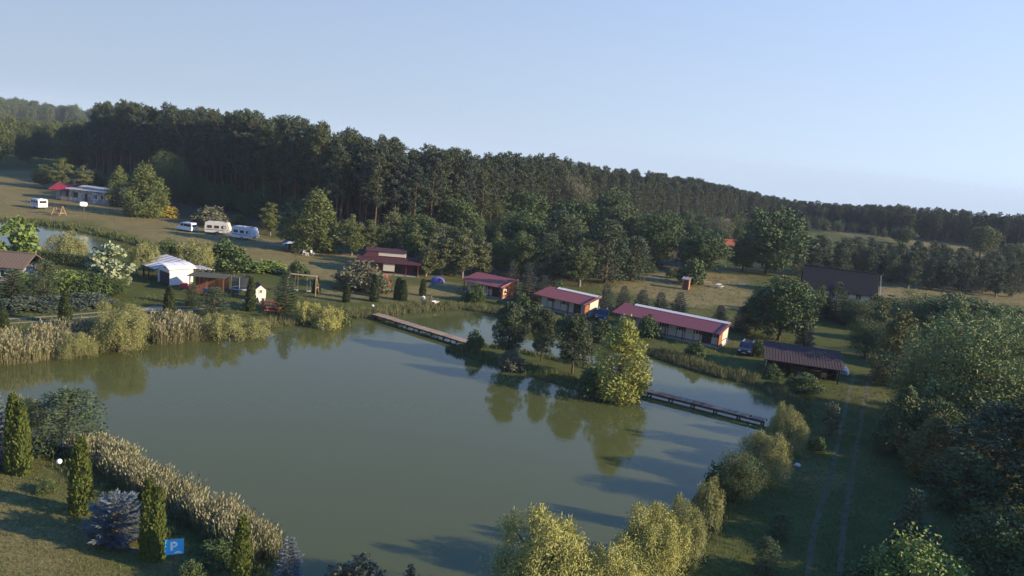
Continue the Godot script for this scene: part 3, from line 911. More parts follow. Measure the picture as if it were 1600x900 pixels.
func tuft(seed_: int, blades: int, h0: float, h1: float, wd: float, spread: float, cols: Array, plume: float) -> ArrayMesh:
	rng.seed = seed_
	var b := MB.new()
	for i in blades:
		var a := rng.randf() * TAU
		var p := Vector3(cos(a), 0, sin(a)) * spread * sqrt(rng.randf())
		var h := rng.randf_range(h0, h1)
		var lean := Vector3(rng.randf_range(-1, 1), 0, rng.randf_range(-1, 1)) * (0.2 if plume > 0 else 0.25)
		var d := (Vector3.UP + lean).normalized()
		var nn := Vector3(cos(a * 3), 0, sin(a * 3))
		nn = (nn - d * nn.dot(d)).normalized()
		var col: Color = cols[rng.randi() % cols.size()] * tone(0.75, 1.25, 0.08)
		b.leaf(p, nn, d, h, wd, col)
		if plume > 0:
			for k in 2:   # side leaves
				var dd := (d * 1.2 + rdir() * 0.7).normalized()
				var n2 := rdir().cross(dd).normalized()
				b.leaf(p + d * h * rng.randf_range(0.25, 0.8), n2, dd, h * 0.28, wd * 1.2, col * tone(0.8, 1.2, 0.1))
			if rng.randf() < 0.6:
				b.leaf(p + d * h * 0.86, nn, (d + lean * 2).normalized(), plume, wd * 2.2, cols[0] * tone(0.9, 1.4, 0.05))
	return b.mesh()

func field_of(called: String, label: String, category: String, mesh: Mesh, m: Material, where: Array) -> void:
	var mm := MultiMesh.new()
	mm.transform_format = MultiMesh.TRANSFORM_3D
	mm.mesh = mesh
	mm.instance_count = where.size()
	for i in where.size():
		mm.set_instance_transform(i, where[i])
	var o := MultiMeshInstance3D.new()
	o.name = numbered(called)
	o.multimesh = mm
	o.material_override = m
	add_child(o)
	o.set_meta("kind", "stuff")
	tag(o, label, category)

func spot(x: float, y: float, z: float, s: float, sy := 1.0) -> Transform3D:
	return Transform3D(Basis(Vector3.UP, rng.randf() * TAU).scaled(Vector3(s, s * sy, s)), Vector3(x, y, z))

func along(line: PackedVector2Array, count: int, near: float, far: float, s0: float, s1: float, seed_: int, clumpy := 0.0) -> Array:
	rng.seed = seed_
	var out := []
	var total := 0.0
	for i in line.size() - 1: total += line[i].distance_to(line[i + 1])
	for n in count:
		var o := rng.randf() * total
		var i := 0
		while i < line.size() - 2 and o > line[i].distance_to(line[i + 1]):
			o -= line[i].distance_to(line[i + 1]); i += 1
		var p := line[i].move_toward(line[i + 1], o)
		var d := (line[i + 1] - line[i]).normalized()
		var nn := Vector2(-d.y, d.x)
		var q := p + nn * rng.randf_range(-far, far)
		var s := shore(q)
		if s < near or s > far: continue
		if clumpy > 0 and fine.get_noise_2d(q.x * 4, q.y * 4) < clumpy - 1.0 + 0.6 * rng.randf(): continue
		out.append(spot(q.x, land(q.x, q.y) - 0.03, q.y, rng.randf_range(s0, s1), rng.randf_range(0.8, 1.2)))
	return out

func within(poly: PackedVector2Array, count: int, s0: float, s1: float, seed_: int, clumpy := 0.0) -> Array:
	rng.seed = seed_
	var lo := poly[0]; var hi := poly[0]
	for p in poly:
		lo = lo.min(p); hi = hi.max(p)
	var out := []
	for n in count:
		var q := Vector2(rng.randf_range(lo.x, hi.x), rng.randf_range(lo.y, hi.y))
		if not Geometry2D.is_point_in_polygon(q, poly): continue
		if clumpy > 0 and fine.get_noise_2d(q.x * 2, q.y * 2) + rng.randf_range(-0.3, 0.3) < clumpy - 1: continue
		var s := shore(q)
		if s < 0.2: continue
		out.append(spot(q.x, land(q.x, q.y) - 0.02, q.y, rng.randf_range(s0, s1), rng.randf_range(0.7, 1.3)))
	return out

func make_forest() -> void:
	var front := [[-139.48, -262.67, 24.71, 4.77], [-107.86, -235.26, 24.78, 4.16], [-84.56, -219.19, 25.21, 3.78], [-61.6, -197.02, 25.53, 3.32], [-44.53, -179.97, 24.14, 2.99], [-28.77, -173.27, 22.78, 2.83], [-15.4, -180.25, 21.01, 2.92], [-4.43, -201.91, 20.6, 3.25], [7.61, -229.39, 21.16, 3.69], [25.47, -265.23, 18.56, 4.28], [43.51, -287.31, 18.05, 4.66], [70.02, -326.72, 16.11, 5.36], [98.29, -364.99, 13.07, 6.06], [128.72, -386.83, 10.17, 6.53], [148.6, -366.62, 11.12, 6.34], [160.22, -340.72, 13.34, 6.03], [186.75, -339.3, 14.39, 6.21], [206.34, -326.97, 15.45, 6.2], [241.75, -332.55, 16.79, 6.59]]
	var dark := leaves("pine_needles", 0.036, 0.058, 0.023, 0.3)
	var warm := leaves("warm_pine_needles", 0.048, 0.066, 0.022, 0.3)
	var cool := leaves("cool_pine_needles", 0.034, 0.056, 0.03, 0.3)
	var rest := [[], [], [], []]
	var nth := 0
	for row in 11:
		for i in front.size() - 1:
			var a := Vector2(front[i][0], front[i][1]); var b := Vector2(front[i + 1][0], front[i + 1][1])
			var n := maxi(1, roundi(a.distance_to(b) / 3.9))
			for k in n:
				rng.seed = row * 7919 + i * 101 + k
				var t := (k + rng.randf_range(0.1, 0.9)) / n
				var p := a.lerp(b, t)
				p += p.normalized() * (row * 4.6 + rng.randf_range(-1.8, 1.8))
				var h := lerpf(front[i][2], front[i + 1][2], t) * rng.randf_range(0.8, 1.06) * (1.0 + 0.07 * fine.get_noise_2d(p.x * 2.2, p.y * 2.2))
				var v := rng.randi() % 4
				if row > 0 and rng.randf() < 0.12: continue
				var w := clampf(h * 0.29, 4.4, 6.2) * rng.randf_range(0.85, 1.15)
				if row < 2 or (row == 2 and i < 5):
					nth += 1
					plant(("bushy%d" % (v % 3)) if i >= 8 and rng.randf() < 0.45 else "pine%d" % v, p.x, p.y, h, w, "pine_tree", [dark, warm, cool][rng.randi() % 3], "tall straight pine in the dark forest edge behind the meadow" if i < 8 else "slender pine in the far forest edge beyond the fields", "tree", "pines of the tall forest edge" if i < 8 else "pines of the far forest edge")
				else:
					rest[v].append(Transform3D(Basis(Vector3.UP, rng.randf() * TAU).scaled(Vector3(w / 6.4, h / 20.5, w / 6.4)), Vector3(p.x, land(p.x, p.y), p.y)))
	var under := []
	for i in 700:
		rng.seed = 9000 + i
		var q := rng.randi() % 9 if i < 330 else 9 + rng.randi() % 9
		var a := Vector2(front[q][0], front[q][1]).lerp(Vector2(front[q + 1][0], front[q + 1][1]), rng.randf())
		a += a.normalized() * (rng.randf_range(16, 50) if i < 330 else rng.randf_range(10, 40))
		under.append(Transform3D(Basis(Vector3.UP, rng.randf() * TAU).scaled(Vector3(1.1, 0.85, 1.1) * rng.randf_range(0.7, 1.3)), Vector3(a.x, land(a.x, a.y), a.y)))
	field_of("forest_undergrowth", "dark young growth between the trunks deep in the pine forest", "undergrowth", kinds["bushy0"][1], dark, under)
	for v in 4:
		var k: Array = kinds["pine%d" % v]
		field_of("pine_wood", "mass of pine crowns deep inside the forest behind its front trees", "forest", k[1], dark, rest[v])
		field_of("pine_trunks", "trunks standing deep inside the pine forest behind its front trees", "forest", k[0], paint("bark", 0.14, 0.11, 0.085, 0.9), rest[v])
	# broadleaf wood on the left slope and the far wooded hill
	var slope := [[], [], []]
	rng.seed = 77
	var lot := PackedVector2Array([Vector2(-170.7, -235.67), Vector2(-169.28, -280.6), Vector2(-135.65, -261.4), Vector2(-206.67, -404.38), Vector2(-268.49, -445.28), Vector2(-302.27, -418.16)])
	var k2 := 0
	while k2 < 90:
		var p := Vector2(rng.randf_range(-330, -100), rng.randf_range(-420, -180))
		if not Geometry2D.is_point_in_polygon(p, lot): continue
		slope[k2 % 3].append(Transform3D(Basis(Vector3.UP, rng.randf() * TAU).scaled(Vector3(1.0, 1.35, 1.0) * rng.randf_range(0.8, 1.1)), Vector3(p.x, land(p.x, p.y), p.y)))
		k2 += 1
	for v in 3:
		field_of("broadleaf_wood", "pale green broadleaf wood on the slope left of the pines", "forest", kinds["oak%d" % v][1], leaves("wood_leaves", 0.062, 0.088, 0.025, 0.4), slope[v])
	var far := [[], []]
	for i in 420:
		var p := Vector2(-560 + rng.randfn(0, 150), -900 + rng.randfn(0, 120))
		far[i % 2].append(Transform3D(Basis(Vector3.UP, rng.randf() * TAU).scaled(Vector3.ONE * rng.randf_range(1.1, 1.7)), Vector3(p.x, land(p.x, p.y) - 1.5, p.y)))
	for v in 2:
		field_of("hill_wood", "hazy wood covering the distant hill beyond the forest", "forest", kinds["oak%d" % v][1], leaves("wood_leaves", 0.062, 0.088, 0.025, 0.4), far[v])

func grove(poly: PackedVector2Array, step: float, h0: float, h1: float, list: Array, called: String, m: Material, label: String, group: String, seed_: int, wk := 0.6) -> void:
	var lo := poly[0]; var hi := poly[0]
	for p in poly:
		lo = lo.min(p); hi = hi.max(p)
	var z := lo.y
	var k := 0
	while z < hi.y:
		var x := lo.x
		while x < hi.x:
			rng.seed = seed_ + k
			k += 1
			var p := Vector2(x + rng.randf_range(-0.4, 0.4) * step, z + rng.randf_range(-0.4, 0.4) * step)
			var h := rng.randf_range(h0, h1)
			if Geometry2D.is_point_in_polygon(p, poly):
				plant(list[rng.randi() % list.size()], p.x, p.y, h, h * wk * rng.randf_range(0.8, 1.2), called, m, label, "tree", group)
			x += step
		z += step

func plants() -> void:
	var pine := leaves("young_pine_needles", 0.045, 0.07, 0.026, 0.3)
	var birch := leaves("birch_leaves", 0.1, 0.128, 0.03, 0.5)
	var pale := leaves("pale_birch_leaves", 0.112, 0.128, 0.046, 0.5)
	var oak := leaves("oak_leaves", 0.053, 0.09, 0.019, 0.45)
	var wil := leaves("willow_leaves", 0.215, 0.222, 0.075, 0.5)
	var gold := leaves("golden_willow_leaves", 0.31, 0.305, 0.085, 0.5)
	var sil := leaves("silver_willow_leaves", 0.14, 0.185, 0.056, 0.45)
	var thu := leaves("thuja_scales", 0.085, 0.115, 0.018, 0.3)
	var thd := leaves("dark_thuja_scales", 0.042, 0.066, 0.018, 0.3)
	var blue := leaves("blue_spruce_needles", 0.125, 0.155, 0.16, 0.2)
	var dull := leaves("grey_spruce_needles", 0.045, 0.064, 0.056, 0.2)
	var grn := leaves("green_spruce_needles", 0.05, 0.082, 0.03, 0.3)
	var lime := leaves("lime_leaves", 0.14, 0.2, 0.035, 0.55)
	var bush := leaves("bush_leaves", 0.07, 0.1, 0.025, 0.45)
	var grey := leaves("grey_bush_leaves", 0.115, 0.118, 0.064, 0.4)
	var flow := leaves("yellow_flowers", 0.36, 0.29, 0.03, 0.4)
	var white := leaves("variegated_leaves", 0.26, 0.3, 0.17, 0.4)
	var rows := [
		# behind the white house and the caravans
		["birch0", -129.71, -217.24, 6.93, 6.5, "birch_tree", birch, "birch tree behind the red porch roof of the white house", "tree", "birches behind the white house"],
		["birch1", -122.67, -213.81, 9.36, 5.94, "birch_tree", birch, "tallest birch tree behind the ridge of the white house", "tree", "birches behind the white house"],
		["birch2", -117.78, -215.93, 8.43, 7.51, "birch_tree", pale, "pale birch tree behind the flat end of the white house", "tree", "birches behind the white house"],
		["plume1", -97.24, -193.77, 9.61, 6.28, "birch_tree", birch, "slim birch between the white house and the large leafy tree", "tree", ""],
		["plume0", -84.27, -179.55, 11.79, 11.18, "broadleaf_tree", birch, "large leafy tree clad to the ground at the meadow edge beside the birches", "tree", ""],
		["oak1", -116.95, -220.27, 6.68, 8.01, "broadleaf_tree", oak, "leafy tree between the birches by the white house", "tree", ""],
		["silver0", -89.61, -203.45, 15.21, 10.37, "broadleaf_tree", bush, "lighter tree growing in front of the dark pines behind the meadow", "tree", ""],
		["shrub0", -80.14, -182.38, 2.65, 5.45, "flowering_bush", flow, "yellow flowering bush at the meadow edge below the large leafy tree", "shrub", ""],
		["shrub1", -67.71, -175.12, 4.67, 8.77, "meadow_bush", grey, "pale round willow bush behind the caravans", "shrub", ""],
		["shrub2", -63.84, -181.81, 2.35, 4.34, "meadow_bush", bush, "small bush beside the pale willow bush behind the caravans", "shrub", ""],
		["birch1", -52.18, -168.21, 7.34, 4.83, "birch_tree", birch, "lone young birch beside the grey motorhome", "tree", ""],
		["plume0", -38.49, -152.34, 11.7, 11.68, "broadleaf_tree", birch, "broad pale leafy tree above the tents at the meadow edge", "tree", ""],
		["birch2", -43.41, -153.49, 10.19, 6.44, "birch_tree", birch, "birch leaning into the broad pale tree at the meadow edge", "tree", ""],
		["birch0", -31.17, -151.16, 8.6, 4.49, "birch_tree", birch, "slim birch behind the dark red hut's chimney end", "tree", ""],
		["birch1", -28.14, -153.28, 7.48, 4.03, "birch_tree", birch, "short slim birch right behind the dark red hut roof", "tree", ""],
		["birch2", -25.37, -162.92, 10.54, 6.39, "birch_tree", pale, "tall birch standing before the bare pine trunks", "tree", ""],
		["oak0", -18.68, -155.31, 10.08, 9.6, "broadleaf_tree", oak, "dark leafy tree behind the right end of the dark red hut", "tree", ""],
		["birch0", -12.6, -139.37, 9.56, 6.57, "birch_tree", pale, "greyish birch between the dark red hut and the first cabin", "tree", "greyish birches beside the first cabin"],
		["birch1", -8.92, -138.76, 9.3, 5.63, "birch_tree", pale, "greyish birch directly behind the first cabin's roof", "tree", "greyish birches beside the first cabin"],
		["birch2", -5.71, -142.05, 8.36, 5.06, "birch_tree", pale, "greyish birch behind the middle of the first cabin's roof", "tree", "greyish birches beside the first cabin"],
		["birch0", -3.27, -144.94, 8.64, 4.46, "birch_tree", birch, "greener birch behind the log end of the first cabin", "tree", ""],
		["birch2", -15.09, -136.5, 6.71, 4.9, "birch_tree", pale, "low greyish birch next to the blue tent", "tree", ""],
		["shrub1", -23.29, -119.61, 4.95, 8.12, "willow_bush", grey, "big grey leafed bush in front of the dark red hut", "shrub", ""],
		["shrub0", -20.07, -118.1, 2.94, 4.29, "willow_bush", grey, "lower grey bush at the foot of the big grey bush", "shrub", ""],
		["shrub2", -34.18, -125.21, 2.69, 4, "meadow_bush", oak, "round dark bush on the dry meadow above the swing", "shrub", ""],
		# the wooded middle
		["bushy0", -24.04, -179.4, 12.7, 8.46, "broad_pine", pine, "broad pine before the forest edge above the dark red hut", "tree", "broad pines in the middle wood"],
		["oak1", -13.57, -179.33, 12.28, 12.18, "broadleaf_tree", oak, "wide leafy tree in the middle wood above the birches", "tree", ""],
		["silver1", -6.85, -201.3, 13.72, 11.67, "broadleaf_tree", bush, "feathery tree in the middle wood under the skyline pines", "tree", ""],
		["oak2", 2.15, -160.29, 12.08, 12.43, "broadleaf_tree", oak, "large leafy tree behind the gap between the first two cabins", "tree", ""],
		["bushy1", 8.65, -153.61, 12.84, 10.94, "broad_pine", pine, "tall broad pine behind the second cabin", "tree", "broad pines in the middle wood"],
		["bushy2", 5.66, -143.05, 9.12, 7.65, "broad_pine", pine, "bushy pine just behind the second cabin's left end", "tree", "broad pines in the middle wood"],
		["birch0", 11.95, -141.18, 9.25, 6.42, "birch_tree", bush, "slim leafy tree behind the second cabin's white end wall", "tree", ""],
		["bushy0", 17.24, -148.21, 12.31, 9.89, "broad_pine", pine, "broad pine at the edge of the rough field", "tree", "broad pines in the middle wood"],
		["bushy1", 22.86, -154.32, 9.07, 8.32, "broad_pine", pine, "lower broad pine at the corner of the rough field", "tree", "broad pines in the middle wood"],
		["oak0", 24.13, -187.67, 14.21, 10.97, "broadleaf_tree", bush, "leafy tree rising above the broad pines of the middle wood", "tree", ""],
		["oak1", 31.96, -182.47, 13.27, 13.73, "broadleaf_tree", oak, "dark spreading tree behind the rough field", "tree", ""],
		["oak2", 40.2, -172.64, 10.66, 14, "broadleaf_tree", oak, "dense rounded oak behind the wooden outhouse", "tree", ""],
		["silver0", 14.38, -235.46, 18.02, 13.65, "broadleaf_tree", grey, "pale yellowish tree halfway up the wooded rise", "tree", ""],
		["oak0", 14.32, -188.55, 14.41, 13.71, "broadleaf_tree", oak, "rounded tree below the pale yellowish tree on the wooded rise", "tree", ""],
		["oak1", 2.09, -204.47, 13.94, 13.82, "broadleaf_tree", oak, "dark rounded tree under the skyline pines of the rise", "tree", ""],
		["oak2", 26.03, -228.74, 15.74, 13.69, "broadleaf_tree", oak, "dark tree on the crest right of the pale yellowish tree", "tree", ""],
		["silver1", 58.76, -236.26, 9.89, 10.95, "broadleaf_tree", grey, "thin pale tree in front of the far field", "tree", ""],
		["shrub2", 35.14, -156.07, 5.76, 6.46, "broadleaf_tree", oak, "small round tree above the wooden outhouse", "tree", ""],
		["oak1", 57.92, -183.32, 16.86, 18.58, "broadleaf_tree", oak, "huge dark spreading tree left of the dark roofed house", "tree", ""],
		["oak2", 52.74, -183.93, 9.56, 10.17, "broadleaf_tree", oak, "dark tree beside the orange roofed house", "tree", ""],
		["oak0", 38.59, -111.83, 10.41, 10.4, "broadleaf_tree", oak, "bright green broad tree standing behind the brown shed", "tree", ""],
		["oak2", 36.36, -115.65, 6.94, 5.91, "broadleaf_tree", oak, "alder leaning on the bright green broad tree", "tree", ""],
		# spruces around the cabins
		["spruce0", -0.13, -128.57, 5.52, 2.71, "blue_spruce", dull, "grey spruce behind the log end of the first cabin", "tree", "grey spruces behind the cabins"],
		["spruce1", 2.59, -123.39, 6.12, 4.01, "blue_spruce", dull, "tall grey spruce between the first and second cabins", "tree", "grey spruces behind the cabins"],
		["spruce0", 4.94, -124.56, 4.13, 3.44, "blue_spruce", dull, "grey spruce behind the second cabin's roof", "tree", "grey spruces behind the cabins"],
		["shrub0", 7.54, -125.86, 3.34, 4.1, "leafy_bush", oak, "green bush behind the second cabin's white roof strip", "shrub", ""],
		["spruce1", 14.3, -119.11, 4.56, 3.32, "blue_spruce", dull, "dark spruce beside the second cabin's white end wall", "tree", "dark spruces along the rough field"],
		["spruce0", 17.56, -123.52, 3.9, 2.84, "blue_spruce", dull, "dark spruce behind the left end of the long cabin", "tree", "dark spruces along the rough field"],
		["spruce1", 20.11, -120.84, 4.02, 3.39, "blue_spruce", dull, "dark spruce behind the long cabin's white roof strip", "tree", "dark spruces along the rough field"],
		["spruce0", 22.62, -119.2, 4.17, 3.35, "blue_spruce", dull, "dark spruce behind the middle of the long cabin", "tree", "dark spruces along the rough field"],
		["spruce1", 25.16, -117.65, 4.71, 3.52, "blue_spruce", dull, "dark spruce behind the right half of the long cabin", "tree", "dark spruces along the rough field"],
		["spruce0", 30.9, -115.84, 3.68, 2.93, "blue_spruce", dull, "grey spruce behind the right end of the long cabin", "tree", "grey spruces beside the parked car"],
		["spruce1", 34.05, -115.5, 3.87, 3.33, "blue_spruce", dull, "grey spruce behind the parked black car", "tree", "grey spruces beside the parked car"],
		["shrub1", -5.37, -118.4, 3.15, 3.28, "leafy_bush", oak, "leafy bush in front of the first cabin's porch", "shrub", ""],
		["shrub2", -5.82, -119.19, 1.79, 3.88, "leafy_bush", bush, "low bush left of the first cabin's porch", "shrub", ""],
		["shrub0", 19, -106.2, 3.04, 3.52, "fruit_tree", oak, "small fruit tree in front of the long cabin", "tree", ""],
		["shrub1", 1.71, -117.94, 2.36, 2.88, "leafy_bush", oak, "yellowish bush between the first two cabins on the bank", "shrub", ""],
		["shrub2", 0.4, -110.09, 2.4, 4.49, "leafy_bush", bush, "dark bush on the bank below the first cabin", "shrub", "bushes on the bank below the cabins"],
		["shrub0", 4.02, -110.03, 2.4, 4.67, "leafy_bush", bush, "bush on the bank below the second cabin's left end", "shrub", "bushes on the bank below the cabins"],
		["shrub1", 8.38, -107.09, 1.98, 4.21, "leafy_bush", bush, "bush on the bank below the second cabin's right end", "shrub", "bushes on the bank below the cabins"],
		["shrub2", 12.21, -102.73, 2.77, 3.72, "leafy_bush", bush, "bush on the bank between the second and the long cabin", "shrub", "bushes on the bank below the cabins"],
		["shrub2", 23.36, -96.54, 2.46, 2.77, "leafy_bush", oak, "green bush on the bank below the long cabin's door", "shrub", ""],
		# island
		["shrub1", -3.63, -90.68, 2.62, 2.54, "island_bush", oak, "small round tree at the tip of the island by the pier", "tree", ""],
		["isle0", 0.2, -87.54, 6.81, 4.48, "island_pine", pine, "dense pine on the island nearest the long straight pier", "tree", "pines on the island"],
		["isle1", 4.06, -87.84, 6.4, 3.19, "island_pine", pine, "slim pine in the middle of the island with a bare trunk", "tree", "pines on the island"],
		["isle0", 7.43, -84.35, 6.88, 4.9, "island_pine", pine, "wide pine on the island beside the yellow green willow", "tree", "pines on the island"],
		["plume0", 11.8, -78.44, 8.43, 6.59, "island_willow", leaves("bright_willow_leaves", 0.25, 0.265, 0.055, 0.5), "tall yellow green willow at the end of the island", "tree", ""],
		["shrub2", 9.12, -78.45, 3.11, 3.94, "island_bush", oak, "bush crowding the foot of the yellow green willow on the island", "shrub", ""],
		["shrub0", 0.82, -85.1, 2.19, 3.52, "island_bush", grey, "dry bush under the dense pine on the island", "shrub", ""],
		# garden by the far shore
		["thuja0", -52.04, -79.89, 2.65, 1.33, "thuja", thd, "narrow thuja beside the wooden boards on the far shore", "tree", "thujas along the far shore"],
		["thuja1", -48.23, -84.54, 3.79, 1.6, "thuja", thd, "narrow thuja beside the two rutted track", "tree", "thujas along the far shore"],
		["thuja0", -40.33, -92.44, 3.81, 1.65, "thuja", thd, "narrow thuja in front of the white awning", "tree", "thujas along the far shore"],
		["thuja1", -32.82, -98.94, 4.63, 1.53, "thuja", thd, "tall thuja beside the trampoline and the white playhouse", "tree", "thujas along the far shore"],
		["thuja0", -28.26, -113.8, 2.56, 1.43, "thuja", thd, "short thuja beside the swing frame", "tree", "thujas along the far shore"],
		["thuja1", -22.95, -109.7, 2.75, 1.37, "thuja", thd, "short thuja at the foot of the big grey bush", "tree", "thujas along the far shore"],
		["thuja0", -19.49, -111.89, 4.1, 1.67, "thuja", thd, "slim thuja in front of the dark red hut", "tree", "thujas along the far shore"],
		["twin0", -16.13, -114.53, 3.52, 2.26, "thuja", thd, "stout bushy thuja in front of the dark red hut", "tree", ""],
		["thuja1", -13.47, -119.43, 2.78, 1.27, "thuja", thd, "small thuja behind the two people on the bank", "tree", "thujas along the far shore"],
		["spruce1", -28.66, -100.08, 5.35, 3.75, "garden_spruce", grn, "green spruce beside the red picnic tables", "tree", ""],
		["bushy2", -35.94, -95.18, 3.68, 4.83, "garden_pine", pine, "low spreading pine in front of the timber play hut", "tree", ""],
		["spruce0", -40.14, -98.68, 3.14, 2.09, "garden_spruce", grn, "small young tree beside the thuja by the awning", "tree", ""],
		["fine_willow0", -38.92, -77.76, 5.68, 5.74, "weeping_willow", wil, "yellowish weeping willow rising from the reeds on the far shore", "tree", ""],
		["fine_willow1", -41.66, -75.21, 2.71, 4.26, "weeping_willow", wil, "lower weeping willow leaning over the reeds on the far shore", "tree", ""],
		["willow0", -31.67, -85.93, 3.86, 4.52, "weeping_willow", wil, "spreading shore willow below the low spreading pine", "tree", ""],
		["willow1", -29.19, -88.5, 2.85, 4.75, "weeping_willow", wil, "low shore willow below the red picnic tables", "tree", ""],
		["willow1", -22.4, -96.09, 4.04, 4.21, "weeping_willow", gold, "golden weeping willow on the shore left of the long pier", "tree", ""],
		["willow0", -24.88, -96.45, 3.41, 3.43, "weeping_willow", gold, "golden weeping willow behind the shore willow by the spruce", "tree", ""],
		["shrub1", -20.89, -98.21, 3.14, 2.47, "leafy_bush", bush, "green bush right of the golden willow on the shore", "shrub", ""],
		["willow0", -53.41, -113.85, 5.63, 4.49, "weeping_willow", wil, "weeping willow behind the awning's striped roof", "tree", "willows by the small pond"],
		["willow1", -48.18, -119.34, 5.7, 5.85, "weeping_willow", wil, "full weeping willow behind the white awning", "tree", "willows by the small pond"],
		["oak1", -51.83, -118.97, 5.58, 6.11, "broadleaf_tree", bush, "green tree between the two willows behind the awning", "tree", ""],
		["shrub2", -44.86, -123.88, 5.5, 7.05, "meadow_bush", oak, "big round dark bush beside the willow behind the awning", "shrub", ""],
		["willow0", -68.44, -120.75, 4.76, 6.3, "weeping_willow", wil, "round willow on the edge of the small pond", "tree", ""],
		["bigleaf0", -68.6, -109.28, 8.61, 6.07, "maple_tree", lime, "bright green large leafed tree in front of the small pond", "tree", ""],
		["bigleaf0", -52.34, -101.16, 7.71, 6.12, "silver_maple", white, "tree with whitish leaves beside the clipped hedge", "tree", ""],
		["oak2", -50.83, -100.15, 3.18, 4.76, "broadleaf_tree", oak, "dark rounded tree below the tree with whitish leaves", "tree", ""],
		["bushy0", -55.41, -92.84, 5.58, 4.24, "garden_pine", pine, "dark conifer in front of the brown roof", "tree", ""],
		["spruce0", -57.6, -90.24, 4.39, 5.25, "garden_spruce", grn, "broad green spruce at the left end of the garden bed", "tree", ""],
		["lush0", -55.31, -97.84, 3.92, 6.41, "lime_bush", lime, "bright lime bush in the middle of the garden bed", "shrub", ""],
		["lush0", -61.77, -98.88, 2.64, 3.8, "lime_bush", lime, "bright lime bush beside the broad green spruce", "shrub", ""],
		["shrub0", -53.14, -96.39, 2.75, 3.59, "round_bush", oak, "clipped round green bush in the garden bed", "shrub", ""],
		["shrub1", -51.8, -97.92, 3.44, 3.61, "round_bush", oak, "dark bush under the tree with whitish leaves", "shrub", ""],
		["shrub2", -55.96, -88.81, 1.8, 6.01, "juniper_bush", leaves("juniper_needles", 0.06, 0.085, 0.055, 0.2), "blue green juniper along the front of the garden bed", "shrub", "junipers along the garden bed"],
		["shrub0", -53.42, -90.75, 1.53, 5.16, "juniper_bush", leaves("juniper_needles", 0.06, 0.085, 0.055, 0.2), "blue green juniper below the dark conifer", "shrub", "junipers along the garden bed"],
		["shrub1", -50.48, -93.68, 1.73, 6.09, "juniper_bush", leaves("juniper_needles", 0.06, 0.085, 0.055, 0.2), "blue green juniper below the clipped round bush", "shrub", "junipers along the garden bed"],
		["shrub2", -39.87, -126.95, 2.1, 7.55, "meadow_bush", lime, "low bright hedge bush behind the trampoline", "shrub", ""],
		# near left lawn
		["twin0", -30.74, -48.39, 5.64, 1.87, "thuja", thu, "tall twin stemmed thuja beside the silver blue spruce", "tree", "thujas on the near lawn"],
		["thuja0", -24.28, -44.08, 4.99, 1.58, "thuja", thu, "single tall thuja behind the globe lamp on the near lawn", "tree", "thujas on the near lawn"],
		["twin0", -18.05, -39.87, 4.9, 1.57, "thuja", thu, "twin topped thuja beside the parking sign", "tree", "thujas on the near lawn"],
		["thuja1", -12.64, -38.2, 4.07, 1.25, "thuja", thu, "thuja at the end of the reeds by the parking sign", "tree", "thujas on the near lawn"],
		["globe0", -20.75, -41.34, 3.15, 3.28, "globe_spruce", blue, "rounded silver blue spruce between two tall thujas", "tree", ""],
		["spruce1", -32.63, -48.98, 5.18, 3.02, "blue_spruce", blue, "tall silver blue spruce at the left end of the near lawn", "tree", ""],
		["spruce0", -10.22, -38.44, 2.91, 1.82, "blue_spruce", blue, "small silver spruce at the water's edge near the reeds", "tree", ""],
		["bushy1", -29.62, -52.65, 4.96, 5.35, "shore_pine", grn, "dark green conifer on the near shore behind the lamp", "tree", ""],
		["fine_willow1", -33.68, -54.57, 3.58, 2.82, "weeping_willow", wil, "small pale willow behind the twin thuja", "tree", ""],
		["lush0", -27.66, -46.36, 0.94, 1.49, "round_bush", bush, "small round bush beside the globe lamp on the near lawn", "shrub", ""],
		["lush0", -15.09, -37.95, 1.59, 1.71, "round_bush", bush, "leafy bush at the foot of the parking sign", "shrub", ""],
		["lush0", -14.58, -40.12, 1.59, 2.3, "round_bush", oak, "low green bush between the parking sign and the reeds", "shrub", ""],
		# near right bank
		["fine_willow0", 3.01, -36.79, 7.25, 5.43, "weeping_willow", gold, "large golden weeping willow hanging over the near shore", "tree", "golden willows on the near shore"],
		["fine_willow1", 6.08, -37.28, 5.55, 4.48, "weeping_willow", gold, "low golden willow between two larger willows on the near shore", "tree", "golden willows on the near shore"],
		["fine_willow0", 9.14, -41.71, 5.67, 4.3, "weeping_willow", gold, "golden willow with reddish dry twigs on the near shore", "tree", "golden willows on the near shore"],
		["fine_willow1", 11.89, -45.04, 4.49, 2.97, "weeping_willow", wil, "greener willow beside the golden willows on the near shore", "tree", ""],
		["willow0", 14.27, -49.43, 4.24, 2.06, "weeping_willow", wil, "small pale willow on the right bank beside the grassy strip", "tree", ""],
		["fine_willow1", 24.94, -65.96, 4.64, 3.66, "weeping_willow", wil, "pale willow at the end of the rusty pier", "tree", "pale willows on the right bank"],
		["fine_willow0", 20.95, -59.15, 4.63, 4.04, "weeping_willow", wil, "pale willow leaning over the right bank", "tree", "pale willows on the right bank"],
		["silver0", 17.61, -54.79, 4.24, 4.14, "bank_willow", bush, "dark leafy willow on the right bank between pale willows", "tree", ""],
		["shrub1", 16.51, -56.06, 2.73, 2, "leafy_bush", oak, "dark bush at the right water's edge", "shrub", ""],
		["bigleaf0", 30.81, -71.54, 3.87, 1.94, "young_tree", grey, "thin young tree beside the dirt road", "tree", ""],
		["shrub2", 28.11, -67.35, 1.43, 1.83, "leafy_bush", oak, "small bush at the foot of the thin young tree", "shrub", ""],
		["bushy1", 16.93, -44.93, 2.35, 2.03, "young_conifer", grn, "young conifer on the grass beside the dirt road", "tree", "young conifers beside the dirt road"],
